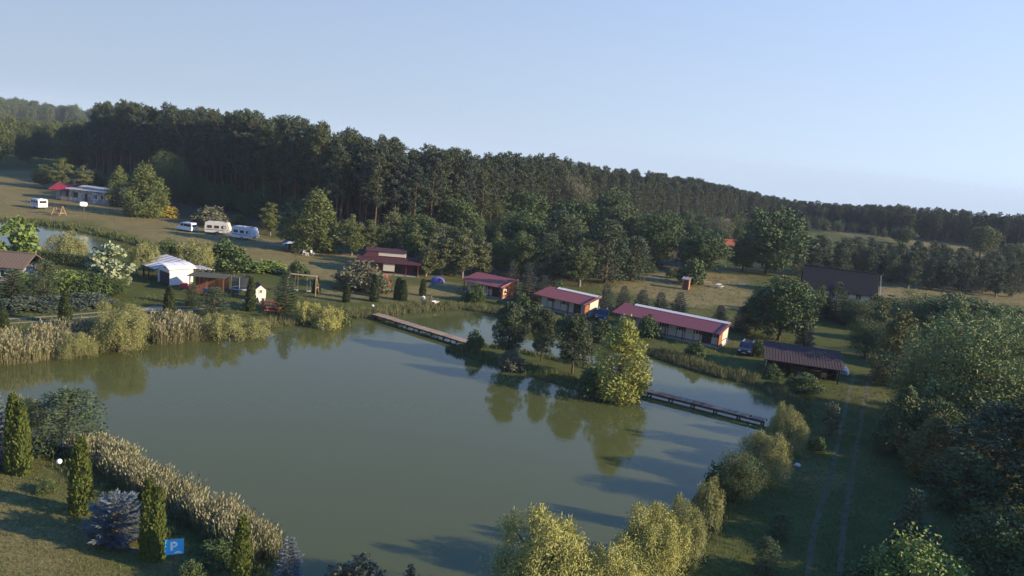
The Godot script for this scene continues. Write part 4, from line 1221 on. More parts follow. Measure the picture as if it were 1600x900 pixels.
		["bushy2", 19.1, -49.51, 1.91, 1.84, "young_conifer", grn, "young conifer behind the other one beside the dirt road", "tree", "young conifers beside the dirt road"],
		["lush0", 33.35, -86.09, 2.52, 4.56, "leafy_bush", oak, "sunlit bush in front of the brown shed", "shrub", ""],
		["shrub0", 31.3, -90.87, 1.71, 2.84, "leafy_bush", oak, "bright bush at the corner of the brown shed", "shrub", ""],
		["shrub1", 32.78, -101.23, 2.23, 2.61, "leafy_bush", oak, "bush between the black car and the brown shed", "shrub", ""],
		["shrub2", -6.46, -37.47, 2.82, 3.87, "shore_bush", grey, "pale twiggy bush growing up from the near water's edge", "shrub", ""],
		["shrub0", -3.64, -37.37, 2.68, 1.53, "shore_bush", grey, "small twiggy bush right of the pale one at the near edge", "shrub", ""],
		# right side wood
		["plume1", 46.64, -93.32, 9.15, 7.17, "broadleaf_tree", leaves("yellowing_leaves", 0.13, 0.13, 0.035, 0.5), "yellowing leafy tree at the edge of the right hand wood", "tree", ""],
		["silver1", 48.31, -105.63, 6.57, 6.24, "broadleaf_tree", bush, "leafy tree right of the brown shed", "tree", ""],
		["silver0", 44.6, -73.85, 14.1, 13.53, "silver_willow", sil, "huge silver green willow in the right hand wood", "tree", "silver willows of the right hand wood"],
		["silver1", 43.01, -78.8, 8.79, 8.87, "silver_willow", sil, "silver green willow leaning towards the dirt road", "tree", "silver willows of the right hand wood"],
		["silver0", 47.61, -72.97, 10.07, 7.91, "silver_willow", sil, "silver green willow behind the dark pine at the right", "tree", "silver willows of the right hand wood"],
		["plume1", 35.73, -68.38, 6.33, 4.88, "leafy_sapling", bush, "conical leafy tree beside the dirt road", "tree", ""],
		["plume0", 35.9, -63.39, 5.49, 4.87, "leafy_sapling", leaves("yellowing_leaves", 0.13, 0.13, 0.035, 0.5), "yellowish leafy tree by the sunlit patch of grass", "tree", ""],
		["bushy0", 39.12, -59.94, 8.06, 8.99, "broad_pine", pine, "blue green pine below the silver willows of the right hand wood", "tree", ""],
		["bushy1", 41.43, -58.19, 10.27, 7.77, "broad_pine", pine, "dark pine at the far right of the wood", "tree", ""],
		["bushy2", 35.18, -56.86, 5.1, 6.19, "broad_pine", oak, "low pine below the silver willows near the lime bush", "tree", ""],
		["leafy0", 31.65, -45.31, 5.83, 6.66, "broad_tree", oak, "broad leafed tree right of the big lime bush", "tree", ""],
		["lush1", 24.33, -41.72, 5.24, 6.79, "lime_bush", lime, "big lime green bush beside the dirt road", "shrub", ""],
		["lush0", 21.77, -42.58, 2.73, 3.79, "leafy_bush", oak, "dark green bush left of the big lime bush", "shrub", ""],
		["spruce1", 26.69, -47.8, 5.09, 3.02, "young_spruce", grn, "thin green spruce behind the big lime bush", "tree", ""],
		["bare0", 28.7, -47.38, 3.68, 2.86, "dead_bush", bush, "bare dead branches behind the big lime bush", "shrub", ""],
		["silver1", 66.78, -128.25, 7.88, 11.23, "broadleaf_tree", sil, "grey green tree right of the dark roofed house", "tree", ""],
		["oak0", 71.04, -125.59, 8.15, 14.01, "broadleaf_tree", bush, "rounded tree above the silver willows", "tree", ""],
		["oak1", 77.21, -123.85, 7.23, 10.63, "broadleaf_tree", oak, "dark tree at the edge of the right hand meadow", "tree", ""],
		["spruce1", 54.3, -132.38, 6.58, 5.79, "garden_spruce", grn, "spruce in front of the white wall of the dark roofed house", "tree", ""],
		["silver0", 56.42, -127.55, 5.31, 7.23, "broadleaf_tree", bush, "leafy tree in front of the dark roofed house's gable", "tree", ""],
		["oak2", 50.19, -130.55, 5.64, 4.53, "broadleaf_tree", oak, "dark tree at the left corner of the dark roofed house", "tree", ""],
		["oak0", 164.3, -284.69, 12.81, 12.12, "broadleaf_tree", birch, "lone pale tree in front of the far forest", "tree", ""],
		["oak1", 162.79, -262.41, 8.48, 11.89, "broadleaf_tree", birch, "round pale tree at the right edge of the far field", "tree", "round pale trees on the far field"],
		["oak2", 148.32, -309.29, 7.95, 11, "broadleaf_tree", oak, "round dark tree at the foot of the far forest", "tree", ""],
		["spruce0", 40.84, -107.95, 4.09, 3.38, "garden_spruce", dull, "dark spruce behind the brown shed", "tree", ""],
	]
	for r in rows:
		plant(r[0], r[1], r[2], r[3], r[4], r[5], r[6], r[7], r[8], r[9], land(r[1], r[2]))
	grove(PackedVector2Array([Vector2(63.26, -177.53), Vector2(77.77, -183.21), Vector2(89.37, -179.52), Vector2(113.68, -178.83), Vector2(139.77, -213.28), Vector2(126.45, -226.93), Vector2(108.45, -227.57), Vector2(78.42, -220.14)]), 5.2, 6.5, 9.0, ["bushy0", "bushy1", "bushy2", "birch1"], "plantation_pine", pine, "young pine in the dense plantation below the far field", "plantation pines on the right", 4000)
	grove(PackedVector2Array([Vector2(-101.99, -220.57), Vector2(-85.51, -208.66), Vector2(-58.45, -187.11), Vector2(-46.31, -175.78), Vector2(-50.6, -191.66), Vector2(-64.19, -205.15), Vector2(-94.83, -231.23), Vector2(-111.36, -242.87)]), 4.6, 4.5, 9.5, ["bushy1", "oak1", "birch2"], "understory_tree", oak, "low leafy tree filling the foot of the pine forest behind the caravans", "understory of the pine forest", 7000, 0.7)
	grove(PackedVector2Array([Vector2(-29.99, -151.99), Vector2(-20.52, -154.95), Vector2(-6.27, -172.67), Vector2(6.83, -194.96), Vector2(7.24, -213.06), Vector2(-6.9, -185.63), Vector2(-22.02, -165.38), Vector2(-32.06, -162.02)]), 6.5, 5.0, 9.0, ["bushy2", "birch2", "oak2"], "understory_tree", bush, "low leafy tree at the foot of the pine forest behind the birches", "leafy understory of the pine forest", 8000, 0.7)
	grove(PackedVector2Array([Vector2(-18.02, -137.53), Vector2(-3.67, -143.26), Vector2(11.44, -142.23), Vector2(25.14, -157.15), Vector2(30, -181.19), Vector2(14.1, -185.03), Vector2(-0.7, -174.55), Vector2(-20.76, -156.6)]), 7.0, 5.0, 9.5, ["birch0", "bushy0", "birch2", "oak0", "bushy2"], "thicket_tree", bush, "leafy tree of the thicket between the cabins and the pines", "thicket behind the cabins", 8500, 0.62)
	grove(PackedVector2Array([Vector2(44.85, -125.34), Vector2(51.45, -125.43), Vector2(60.93, -121.54), Vector2(73.07, -145.09), Vector2(64.58, -144.56), Vector2(51.02, -142.74)]), 5.0, 3.0, 5.5, ["birch0", "shrub0", "oak2", "shrub2"], "garden_tree", bush, "low leafy tree around the dark roofed house", "low trees around the dark roofed house", 8700, 0.8)
	grove(PackedVector2Array([Vector2(50.58, -100.2), Vector2(58.88, -87.49), Vector2(83.86, -118.59), Vector2(73.37, -140.86)]), 7.0, 5.0, 9.0, ["plume0", "plume1", "silver1"], "wood_tree", sil, "grey green tree filling the right hand wood", "grey green trees of the right hand wood", 8900, 0.8)
	grove(PackedVector2Array([Vector2(40.25, -79.97), Vector2(36.2, -61.68), Vector2(33.35, -53.46), Vector2(40.34, -52.97), Vector2(60.78, -83.79)]), 6.0, 3.0, 6.0, ["bushy0", "plume1", "leafy0", "oak1"], "thicket_tree", oak, "low green tree in the thicket right of the dirt road", "thicket right of the dirt road", 9100, 0.8)
	grove(PackedVector2Array([Vector2(24.68, -199.65), Vector2(41.76, -204.62), Vector2(64.35, -220.62), Vector2(89.38, -302.65), Vector2(65.33, -303.78), Vector2(33.96, -264.88)]), 8.0, 5.0, 8.5, ["oak0", "birch1", "bushy1", "oak2"], "thicket_tree", oak, "leafy tree in the thicket below the far pine slope", "thicket below the far pine slope", 9300, 0.75)
	grove(PackedVector2Array([Vector2(25.62, -160.58), Vector2(33.41, -160.38), Vector2(36.68, -177.73), Vector2(30, -181.19)]), 6.0, 2.0, 3.5, ["shrub0", "shrub1"], "field_bush", bush, "bush at the back of the rough field", "bushes at the back of the rough field", 9400, 1.1)
	grove(PackedVector2Array([Vector2(115.67, -326.2), Vector2(144.19, -341.57), Vector2(150.37, -319.19), Vector2(179.91, -383.75), Vector2(165.04, -400.2), Vector2(137.14, -388.84)]), 7.0, 4.0, 5.5, ["birch0", "birch1"], "hedgerow_tree", bush, "low tree in the hedgerow at the foot of the far forest", "hedgerow trees by the far field", 5000, 0.8)
	grove(PackedVector2Array([Vector2(48, -53), Vector2(58, -54), Vector2(58, -24), Vector2(44, -24)]), 4.6, 12.5, 16.0, ["oak0", "oak1", "oak2"], "wood_tree", oak, "tall broadleaf tree at the outer edge of the right hand wood", "outer trees of the right hand wood", 6000, 0.55)

func undergrowth() -> void:
	var straw := Color(0.24, 0.218, 0.13); var tan := Color(0.18, 0.165, 0.085); var olive := Color(0.115, 0.125, 0.045); var green := Color(0.062, 0.092, 0.022)
	var m := leaves("reed_blades", 1, 1, 1, 0.0)
	m.backlight_enabled = true
	m.backlight = lin(0.1, 0.09, 0.04)
	var reed := tuft(1, 26, 1.1, 2.5, 0.04, 0.5, [straw, tan, olive, olive], 0.28)
	var green_reed := tuft(2, 16, 0.9, 1.6, 0.05, 0.4, [olive, green, olive, tan], 0.0)
	var weed := tuft(3, 14, 0.3, 0.75, 0.07, 0.35, [green, olive, green * 1.2], 0.0)
	var grass := tuft(4, 9, 0.08, 0.22, 0.03, 0.16, [green, olive, Color(0.2, 0.155, 0.07), Color(0.17, 0.14, 0.06)], 0.0)
	field_of("reeds", "tall straw coloured reeds along the left end of the far shore", "reeds", reed, m, along(PackedVector2Array([Vector2(-46.77, -66.1), Vector2(-45.76, -69.69), Vector2(-44.07, -72.73), Vector2(-41.78, -75.2), Vector2(-37.95, -79.68), Vector2(-33.25, -85.43)]), 3000, -0.5, 3.6, 0.85, 1.15, 21, 0.75))
	field_of("reeds", "tall pale reed bed on the near left shore behind the thujas", "reeds", tuft(6, 26, 0.9, 2.5, 0.045, 0.55, [Color(0.21, 0.2, 0.125), Color(0.15, 0.155, 0.08), olive, olive, green, green], 0.3), m, along(PackedVector2Array([Vector2(-28.54, -52.97), Vector2(-24.49, -50.27), Vector2(-20.16, -47.3), Vector2(-16.95, -45.33), Vector2(-14.24, -43.22), Vector2(-12.12, -41.29)]), 2300, -0.9, 1.5, 0.5, 0.8, 22, 0.5))
	field_of("shore_grass", "green sedge and weeds fringing the far shore and cabin bank", "grass", green_reed, m, along(PackedVector2Array([Vector2(-33.25, -85.43), Vector2(-32.1, -87.1), Vector2(-27.8, -93.07), Vector2(-24.31, -97.39), Vector2(-20.79, -101.58), Vector2(-16.52, -103.5), Vector2(-13.76, -108.04), Vector2(-8.85, -112.52), Vector2(-3.34, -113.29), Vector2(0.43, -110.24), Vector2(4.89, -106.94), Vector2(11.48, -101.61), Vector2(16.85, -98.08), Vector2(20.86, -93.57), Vector2(24.67, -90), Vector2(28.51, -87.74), Vector2(29.23, -79.94)]), 4200, -0.1, 2.4, 0.35, 0.7, 23))
	var w := along(pond, 4200, 0.2, 3.2, 0.4, 0.95, 24)
	w += along(PackedVector2Array([Vector2(-7.37, -90.79), Vector2(-0.85, -94.19), Vector2(9.73, -89.93), Vector2(15.06, -82.49), Vector2(9.52, -78.76), Vector2(2.28, -83.47), Vector2(-5.69, -88.81), Vector2(-7.37, -90.79)]), 1500, 0.0, 2.5, 0.5, 1.0, 25)
	w += along(small_pond, 1500, 0.0, 2.5, 0.7, 1.4, 26)
	field_of("weeds", "low green weeds growing around the banks of the ponds", "weeds", weed, m, w)
	var gr := within(PackedVector2Array([Vector2(-37.19, -52.38), Vector2(-31.51, -52.64), Vector2(-26.97, -49.28), Vector2(-21.1, -45.8), Vector2(-15.41, -41.36), Vector2(-11.33, -38.74), Vector2(-9.83, -34.99), Vector2(-25.09, -32.52)]), 15000, 0.35, 0.75, 27)
	gr += within(PackedVector2Array([Vector2(13, -52.16), Vector2(24.14, -68.48), Vector2(34.88, -89.5), Vector2(43.98, -89.94), Vector2(32.12, -60.75), Vector2(29.77, -42.63), Vector2(8.48, -39.1)]), 16000, 0.5, 1.1, 28)
	gr += within(PackedVector2Array([Vector2(-58.38, -89.12), Vector2(-41.45, -108.33), Vector2(-23.5, -120.61), Vector2(-4.24, -131.08), Vector2(-3.48, -115.44), Vector2(-20.76, -101.33), Vector2(-33.73, -86.61), Vector2(-49.1, -74.86)]), 7000, 0.6, 1.2, 29)
	gr += within(PackedVector2Array([Vector2(-129.82, -199.07), Vector2(-73.56, -179.69), Vector2(-30.82, -156.02), Vector2(-16.97, -130.17), Vector2(-47.81, -124.68), Vector2(-90.27, -162.58), Vector2(-105.21, -161.2)]), 5000, 0.8, 1.7, 30, 0.9)
	gr += within(PackedVector2Array([Vector2(-3.72, -120.24), Vector2(16.75, -149.36), Vector2(54.44, -179.4), Vector2(38.38, -102.01), Vector2(29.13, -90.15), Vector2(12.49, -103.92)]), 6000, 0.8, 1.6, 31)
	gr += within(PackedVector2Array([Vector2(82.14, -186.58), Vector2(140.26, -219.66), Vector2(119.46, -174.39), Vector2(86.45, -152.39), Vector2(69.61, -153.6)]), 2500, 0.8, 1.6, 32)
	field_of("grass", "short uneven grass of the lawns and meadows around the ponds", "grass", grass, m, gr)

# ---------------------------------------------------------------- the buildings and things of this place
func buildings() -> void:
	cabin("log cabin with a plain red roof and an orange log end wall", Vector3(-4.58, 0, -123.47), -31, 7.4, 4.2, 2.05, 2.75, 0)
	cabin("cabin with a red roof, cream boards and a plain cream end wall", Vector3(7.35, 0, -116.36), -36, 8.6, 3.8, 2.1, 2.75, 1)
	cabin("long cabin of cream boards under a long red and white roof", Vector3(21.37, 0, -106.79), -31, 15.0, 3.8, 2.1, 2.8, 1)
	white_house()
	red_hut()
	dark_house()
	brown_shed()
	awning()
	far_house()
	var th := thing("garden_house", "low garden house with a grey brown roof behind the hedge bed", "house", Vector3(-68.13, 0, -101.05), 3)
	var wall := paint("grey_plaster", 0.35, 0.33, 0.3, 0.9)
	for e in [[Vector3(0, 1.1, -0.1), Vector3(9.6, 2.2, 0.2)], [Vector3(0, 1.1, -4.9), Vector3(9.6, 2.2, 0.2)], [Vector3(-4.7, 1.1, -2.5), Vector3(0.2, 2.2, 4.6)], [Vector3(4.7, 1.1, -2.5), Vector3(0.2, 2.2, 4.6)]]:
		one(th, "wall", e[0], e[1], wall)
	var thatch := paint("grey_brown_roof", 0.16, 0.115, 0.085, 0.95, true, 1.5)
	roof_slope(th, "roof_sheet", -5.2, 5.2, 0.5, 2.1, -2.5, 3.7, 0.14, thatch, 1.3)
	roof_slope(th, "roof_sheet", -5.2, 5.2, -5.5, 2.1, -2.5, 3.7, 0.14, thatch, 1.3)
	one(th, "ridge_cap", Vector3(0, 3.76, -2.5), Vector3(10.4, 0.12, 0.4), thatch)
	window(th, Vector3(-1.5, 1.3, 0.02), 1.2, 0.9)
	window(th, Vector3(2.0, 1.3, 0.02), 1.2, 0.9)
	# outhouse
	var oh := thing("wooden_outhouse", "small wooden outhouse with an orange board side in the rough field", "outhouse", Vector3(32.48, 0, -148.99), -20)
	var board := paint("orange_board", 0.46, 0.24, 0.12, 0.8)
	for i in 6:
		one(oh, "side_board", Vector3(0.62, 1.0, -0.1 - i * 0.22), Vector3(0.05, 2.0, 0.21), board)
		one(oh, "side_board", Vector3(-0.62, 1.0, -0.1 - i * 0.22), Vector3(0.05, 2.0, 0.21), board)
	one(oh, "back_wall", Vector3(0, 1.0, -1.32), Vector3(1.2, 2.0, 0.05), board)
	door(oh, Vector3(0, 0.02, 0), 0.85, 1.9, paint("red_brown_timber", 0.17, 0.055, 0.03, 0.75))
	for s in [-1, 1]:
		one(oh, "corner_post", Vector3(s * 0.53, 1.0, 0.02), Vector3(0.14, 2.0, 0.08), board)
	roof_slope(oh, "roof_sheet", -0.8, 0.8, 0.25, 2.0, -1.6, 2.25, 0.05, paint("grey_sheet", 0.3, 0.3, 0.31, 0.6), 0.8)

func white_house() -> void:
	var o := thing("white_house", "white stone faced house with a red porch roof on the meadow", "house", Vector3(-107.15, 0, -193.57), -4)
	var stone := paint("white_mosaic_stone", 0.62, 0.61, 0.6, 0.8, false)
	var tex := NoiseTexture2D.new()
	var nz := FastNoiseLite.new()
	nz.seed = 14; nz.noise_type = FastNoiseLite.TYPE_CELLULAR; nz.frequency = 0.03
	nz.cellular_return_type = FastNoiseLite.RETURN_CELL_VALUE
	tex.noise = nz; tex.width = 512; tex.height = 512; tex.seamless = true
	var g := Gradient.new()
	g.set_color(0, Color(0.45, 0.43, 0.42)); g.set_color(1, Color(1, 1, 1))
	tex.color_ramp = g
	stone.albedo_texture = tex
	stone.uv1_triplanar = true; stone.uv1_world_triplanar = true; stone.uv1_scale = Vector3.ONE * 0.12
	var white := paint("white_paint", 0.72, 0.71, 0.68, 0.5)
	var grey := paint("blue_grey_plaster", 0.36, 0.38, 0.42, 0.85)
	var timber := paint("red_brown_timber", 0.17, 0.055, 0.03, 0.75)
	var red := paint("bright_red_roof", 0.3, 0.025, 0.035, 0.55)
	# main block x -2.3..8.2
	one(o, "front_wall", Vector3(-0.35, 1.55, -0.12), Vector3(3.9, 3.1, 0.24), stone)
	one(o, "front_wall", Vector3(5.3, 1.55, -0.12), Vector3(5.8, 3.1, 0.24), stone)
	one(o, "lintel", Vector3(2.0, 2.65, -0.12), Vector3(0.8, 0.9, 0.24), stone)
	door(o, Vector3(2.0, 0.05, -0.12), 0.8, 2.15, paint("dark_door", 0.035, 0.02, 0.018, 0.5))
	one(o, "back_wall", Vector3(2.95, 1.6, -7.0), Vector3(10.5, 3.2, 0.24), grey)
	for x in [-2.18, 8.08]:
		one(o, "side_wall", Vector3(x, 1.6, -3.56), Vector3(0.24, 3.2, 6.6), grey if x < 0 else stone)
	window(o, Vector3(-0.6, 1.75, 0.02), 1.1, 1.2, false, timber)
	window(o, Vector3(4.5, 1.75, 0.02), 0.8, 1.1)
	window(o, Vector3(6.1, 1.75, 0.02), 0.8, 1.1)
	roof_slope(o, "flat_roof_sheet", -2.7, 9.0, 0.6, 3.2, -7.4, 3.55, 0.1, paint("grey_sheet", 0.3, 0.3, 0.31, 0.6), 1.3)
	one(o, "fascia", Vector3(3.15, 3.2, 0.66), Vector3(11.8, 0.3, 0.08), white)
	one(o, "fascia", Vector3(9.06, 3.36, -3.4), Vector3(0.08, 0.3, 8.1), white)
	# porch to the left under the red roof
	one(o, "annex_wall", Vector3(-5.8, 1.25, -2.2), Vector3(2.6, 2.5, 0.2), grey)
	one(o, "annex_wall", Vector3(-7.0, 1.25, -4.4), Vector3(0.2, 2.5, 4.2), grey)
	one(o, "annex_wall", Vector3(-3.4, 1.25, -3.6), Vector3(2.2, 2.5, 0.2), timber)
	one(o, "balustrade", Vector3(-3.4, 0.55, -0.1), Vector3(2.2, 1.0, 0.1), paint("grey_plank", 0.3, 0.235, 0.175, 0.85))
	for x in [-4.5, -2.4]:
		one(o, "porch_post", Vector3(x, 1.25, -0.1), Vector3(0.14, 2.5, 0.14), timber)
	roof_slope(o, "red_roof_sheet", -7.4, -2.2, 0.5, 2.5, -3.2, 3.9, 0.08, red, 1.0)
	roof_slope(o, "red_roof_sheet", -7.4, -2.2, -6.9, 2.5, -3.2, 3.9, 0.08, red, 1.0)
	var b := MB.new()
	b.tube([Vector3(-2.9, 3.4, -3.0), Vector3(-2.9, 4.6, -3.0)], [0.14, 0.14], 8)
	part(o, "chimney_pipe", b, paint("terracotta", 0.4, 0.22, 0.15, 0.8))

func red_hut() -> void:
	var o := thing("dark_red_hut", "dark red wooden hut with a pale raised roof panel and cream banner", "hut", Vector3(-21.27, 0, -134.2), 6)
	var red := paint("dark_red_board", 0.14, 0.03, 0.03, 0.75)
	var roof := paint("dark_red_roof", 0.07, 0.017, 0.022, 0.8)
	var cream := paint("cream_board", 0.62, 0.57, 0.48, 0.7)
	one(o, "plinth", Vector3(0, 0.08, -2.2), Vector3(10.4, 0.16, 4.6), paint("concrete", 0.3, 0.29, 0.27, 0.9))
	for i in 9:
		var x := -4.9 + i * 1.1
		if i == 6:
			door(o, Vector3(x, 0.17, -1.32), 0.9, 1.95, paint("dark_door", 0.035, 0.02, 0.018, 0.5))
		elif i == 1 or i == 4:
			one(o, "wall_board", Vector3(x, 0.55, -1.3), Vector3(1.08, 0.8, 0.1), red)
			window(o, Vector3(x, 1.45, -1.3), 0.9, 0.85)
		else:
			one(o, "wall_board", Vector3(x, 1.15, -1.3), Vector3(1.08, 2.0, 0.1), red)
	one(o, "back_wall", Vector3(0, 1.2, -4.4), Vector3(10.0, 2.2, 0.12), red)
	for s in [-1, 1]:
		one(o, "side_wall", Vector3(s * 5.0, 1.2, -2.2), Vector3(0.12, 2.2, 4.3), red)
	for i in 6:
		one(o, "porch_post", Vector3(-5.0 + i * 2.0, 1.12, 0.1), Vector3(0.12, 2.1, 0.12), red)
	one(o, "cream_banner", Vector3(0.1, 1.42, 0.22), Vector3(1.9, 1.35, 0.05), cream)
	one(o, "porch_rail", Vector3(-2.8, 0.7, 0.1), Vector3(3.6, 0.1, 0.06), red)
	roof_slope(o, "roof_sheet", -5.5, 5.5, 0.5, 2.1, -2.4, 3.0, 0.08, roof, 1.1)
	roof_slope(o, "roof_sheet", -5.5, 5.5, -4.9, 2.2, -2.4, 3.0, 0.08, roof, 1.1)
	# raised light part above the ridge with a hipped dark end
	one(o, "pale_raised_panel", Vector3(0.4, 3.35, -1.75), Vector3(4.6, 0.75, 0.1), cream)
	one(o, "raised_side", Vector3(2.72, 3.2, -2.7), Vector3(0.1, 1.0, 1.9), cream)
	roof_slope(o, "raised_roof_sheet", -4.2, 2.9, -1.5, 3.72, -4.2, 4.0, 0.07, roof, 1.1)
	var b := MB.new()
	b.quad(Vector3(-4.6, 2.75, -1.3), Vector3(-1.9, 2.75, -1.3), Vector3(-1.9, 3.72, -1.6), Vector3(-3.6, 3.72, -1.6))
	b.quad(Vector3(-4.6, 2.75, -3.9), Vector3(-4.6, 2.75, -1.3), Vector3(-3.6, 3.72, -1.6), Vector3(-3.6, 3.72, -3.6))
	part(o, "hipped_end", b, roof)

func dark_house() -> void:
	var o := thing("dark_roofed_house", "white house with a steep dark roof among trees", "house", Vector3(62.5, 0, -152.01), -18)
	var wall := paint("white_plaster", 0.62, 0.61, 0.6, 0.85)
	var roof := paint("black_tile_roof", 0.012, 0.012, 0.015, 0.95)
	one(o, "front_wall", Vector3(0, 1.2, -0.15), Vector3(12.4, 2.4, 0.3), wall)
	one(o, "back_wall", Vector3(0, 1.2, -8.0), Vector3(12.4, 2.4, 0.3), wall)
	for s in [-1, 1]:
		var b := MB.new()
		b.extrude(PackedVector2Array([Vector2(0.3, 0), Vector2(7.85, 0), Vector2(7.85, 2.3), Vector2(4.075, 5.6), Vector2(0.3, 2.3)]), -0.15, 0.15)
		part(o, "gable_wall", b, wall, Vector3(s * 6.05, 0, 0)).rotation_degrees.y = 90
		window(o, Vector3(s * 6.22, 3.6, -4.07), 0.9, 1.0, true)
	for x in [-4.0, -1.2, 3.6]:
		window(o, Vector3(x, 1.45, 0.02), 1.0, 1.1)
	door(o, Vector3(1.4, 0.02, 0.03), 1.0, 2.05, paint("dark_door", 0.035, 0.02, 0.018, 0.5))
	roof_slope(o, "roof_sheet", -6.9, 6.9, 0.6, 2.05, -4.07, 5.85, 0.12, roof, 1.15)
	roof_slope(o, "roof_sheet", -6.9, 6.9, -8.74, 2.05, -4.07, 5.85, 0.12, roof, 1.15)
	one(o, "ridge_cap", Vector3(0, 5.95, -4.07), Vector3(13.8, 0.14, 0.36), roof)
	one(o, "barge_board", Vector3(6.96, 3.95, -1.75), Vector3(0.06, 0.2, 5.95), wall).rotation.x = atan2(3.8, 4.67)

func brown_shed() -> void:
	var o := thing("brown_shed", "open wooden shed under a low dark brown roof by the bank", "shed", Vector3(35, 0, -91.59), -14)
	var dark := paint("dark_shed_wood", 0.06, 0.04, 0.03, 0.85)
	var roof := paint("dark_brown_roof", 0.06, 0.036, 0.033, 0.95)
	for i in 5:
		one(o, "post", Vector3(-4.0 + i * 2.0, 0.95, 0), Vector3(0.15, 1.9, 0.15), dark)
	for i in 8:
		one(o, "back_board", Vector3(-3.5 + i, 1.3, -4.2), Vector3(0.97, 2.6, 0.08), dark)
	for s in [-1, 1]:
		one(o, "side_wall", Vector3(s * 4.0, 1.0, -2.8), Vector3(0.1, 2.0, 2.6), dark)
	one(o, "counter", Vector3(0.5, 0.5, -1.2), Vector3(3.4, 1.0, 0.5), dark)
	one(o, "eave_beam", Vector3(0, 1.86, 0), Vector3(8.6, 0.14, 0.12), dark)
	roof_slope(o, "roof_sheet", -4.5, 4.5, 0.55, 1.8, -4.6, 3.0, 0.08, roof, 1.0)
	one(o, "white_notice_board", Vector3(-4.12, 0.95, -0.5), Vector3(0.06, 1.3, 0.7), paint("white_paint", 0.72, 0.71, 0.68, 0.5))

func awning() -> void:
	var o := thing("party_awning", "white canvas marquee with a striped canopy on posts beside the garden", "marquee", Vector3(-47.38, 0, -108.63), 50)
	var white := paint("white_canvas", 0.82, 0.81, 0.79, 0.6)
	var grey := paint("grey_canvas", 0.36, 0.36, 0.38, 0.7)
	var dark := paint("dark_awning_side", 0.05, 0.05, 0.06, 0.8)
	var post := paint("dark_metal", 0.03, 0.03, 0.03, 0.5)
	one(o, "white_wall", Vector3(1.7, 1.32, -0.05), Vector3(3.4, 2.3, 0.08), white)
	one(o, "white_wall", Vector3(3.4, 1.28, -2.2), Vector3(0.08, 2.2, 4.2), white)
	one(o, "dark_side_panel", Vector3(0.0, 1.05, -1.5), Vector3(0.06, 1.7, 2.7), dark)
	one(o, "side_valance", Vector3(-0.02, 2.15, -1.5), Vector3(0.08, 0.5, 2.9), white)
	one(o, "curtain", Vector3(0.0, 1.1, -3.05), Vector3(0.3, 1.9, 0.22), white)
	# gently arched roof of canvas strips across the white part
	var y := [2.42, 2.78, 2.95, 2.9]
	var z := [0.3, -0.7, -1.9, -3.0]
	for i in 3:
		roof_slope(o, "white_roof_strip", -0.3, 3.8, z[i], y[i], z[i + 1], y[i + 1], 0.05, white, 4.1)
	# striped canopy running back to its posts
	for i in 10:
		var b := MB.new()
		var zz := -3.4 - i * 0.62
		b.bar(Vector3(-0.7, 2.0, zz), Vector3(3.9, 2.95, zz), 0.6, 0.04)
		part(o, "canopy_stripe", b, grey if i % 2 else white)
	for p in [Vector3(-0.4, 0, -5.4), Vector3(-0.4, 0, -9.2), Vector3(3.6, 0, -9.2), Vector3(3.6, 0, -5.4)]:
		one(o, "post", p + Vector3(0, 1.05, 0), Vector3(0.12, 2.1, 0.12), post)
	# lattice roof to the right
	for i in 7:
		one(o, "lattice_slat", Vector3(4.05 + i * 0.42, 2.3 - i * 0.05, -1.8), Vector3(0.2, 0.05, 3.6), white if i % 2 else grey)
	for k in 3:
		one(o, "lattice_beam", Vector3(5.2, 2.02, -0.2 - k * 1.6), Vector3(3.2, 0.1, 0.1), post)
	for p in [Vector3(6.7, 0, -0.2), Vector3(6.7, 0, -3.4)]:
		one(o, "post", p + Vector3(0, 1.0, 0), Vector3(0.12, 2.0, 0.12), post)

func far_house() -> void:
	var o := thing("orange_roofed_house", "small house with an orange tiled roof half hidden by trees", "house", Vector3(57.62, 0, -208.43), 8)
	var wall := paint("brick_brown", 0.22, 0.12, 0.08, 0.9)
	var roof := paint("orange_tile_roof", 0.4, 0.11, 0.055, 0.8)
	one(o, "front_wall", Vector3(0, 1.25, -0.12), Vector3(5.6, 2.5, 0.24), wall)
	one(o, "back_wall", Vector3(0, 1.25, -5.0), Vector3(5.6, 2.5, 0.24), wall)
	for s in [-1, 1]:
		var b := MB.new()
		b.extrude(PackedVector2Array([Vector2(0.24, 0), Vector2(4.88, 0), Vector2(4.88, 2.4), Vector2(2.56, 4.4), Vector2(0.24, 2.4)]), -0.12, 0.12)
		part(o, "gable_wall", b, wall, Vector3(s * 2.68, 0, 0)).rotation_degrees.y = 90
	window(o, Vector3(-1.3, 1.4, 0.02), 1.0, 1.0)
	window(o, Vector3(1.3, 1.4, 0.02), 1.0, 1.0)
	roof_slope(o, "roof_sheet", -3.2, 3.2, 0.4, 2.25, -2.56, 4.65, 0.1, roof, 0.8)
	roof_slope(o, "roof_sheet", -3.2, 3.2, -5.5, 2.25, -2.56, 4.65, 0.1, roof, 0.8)

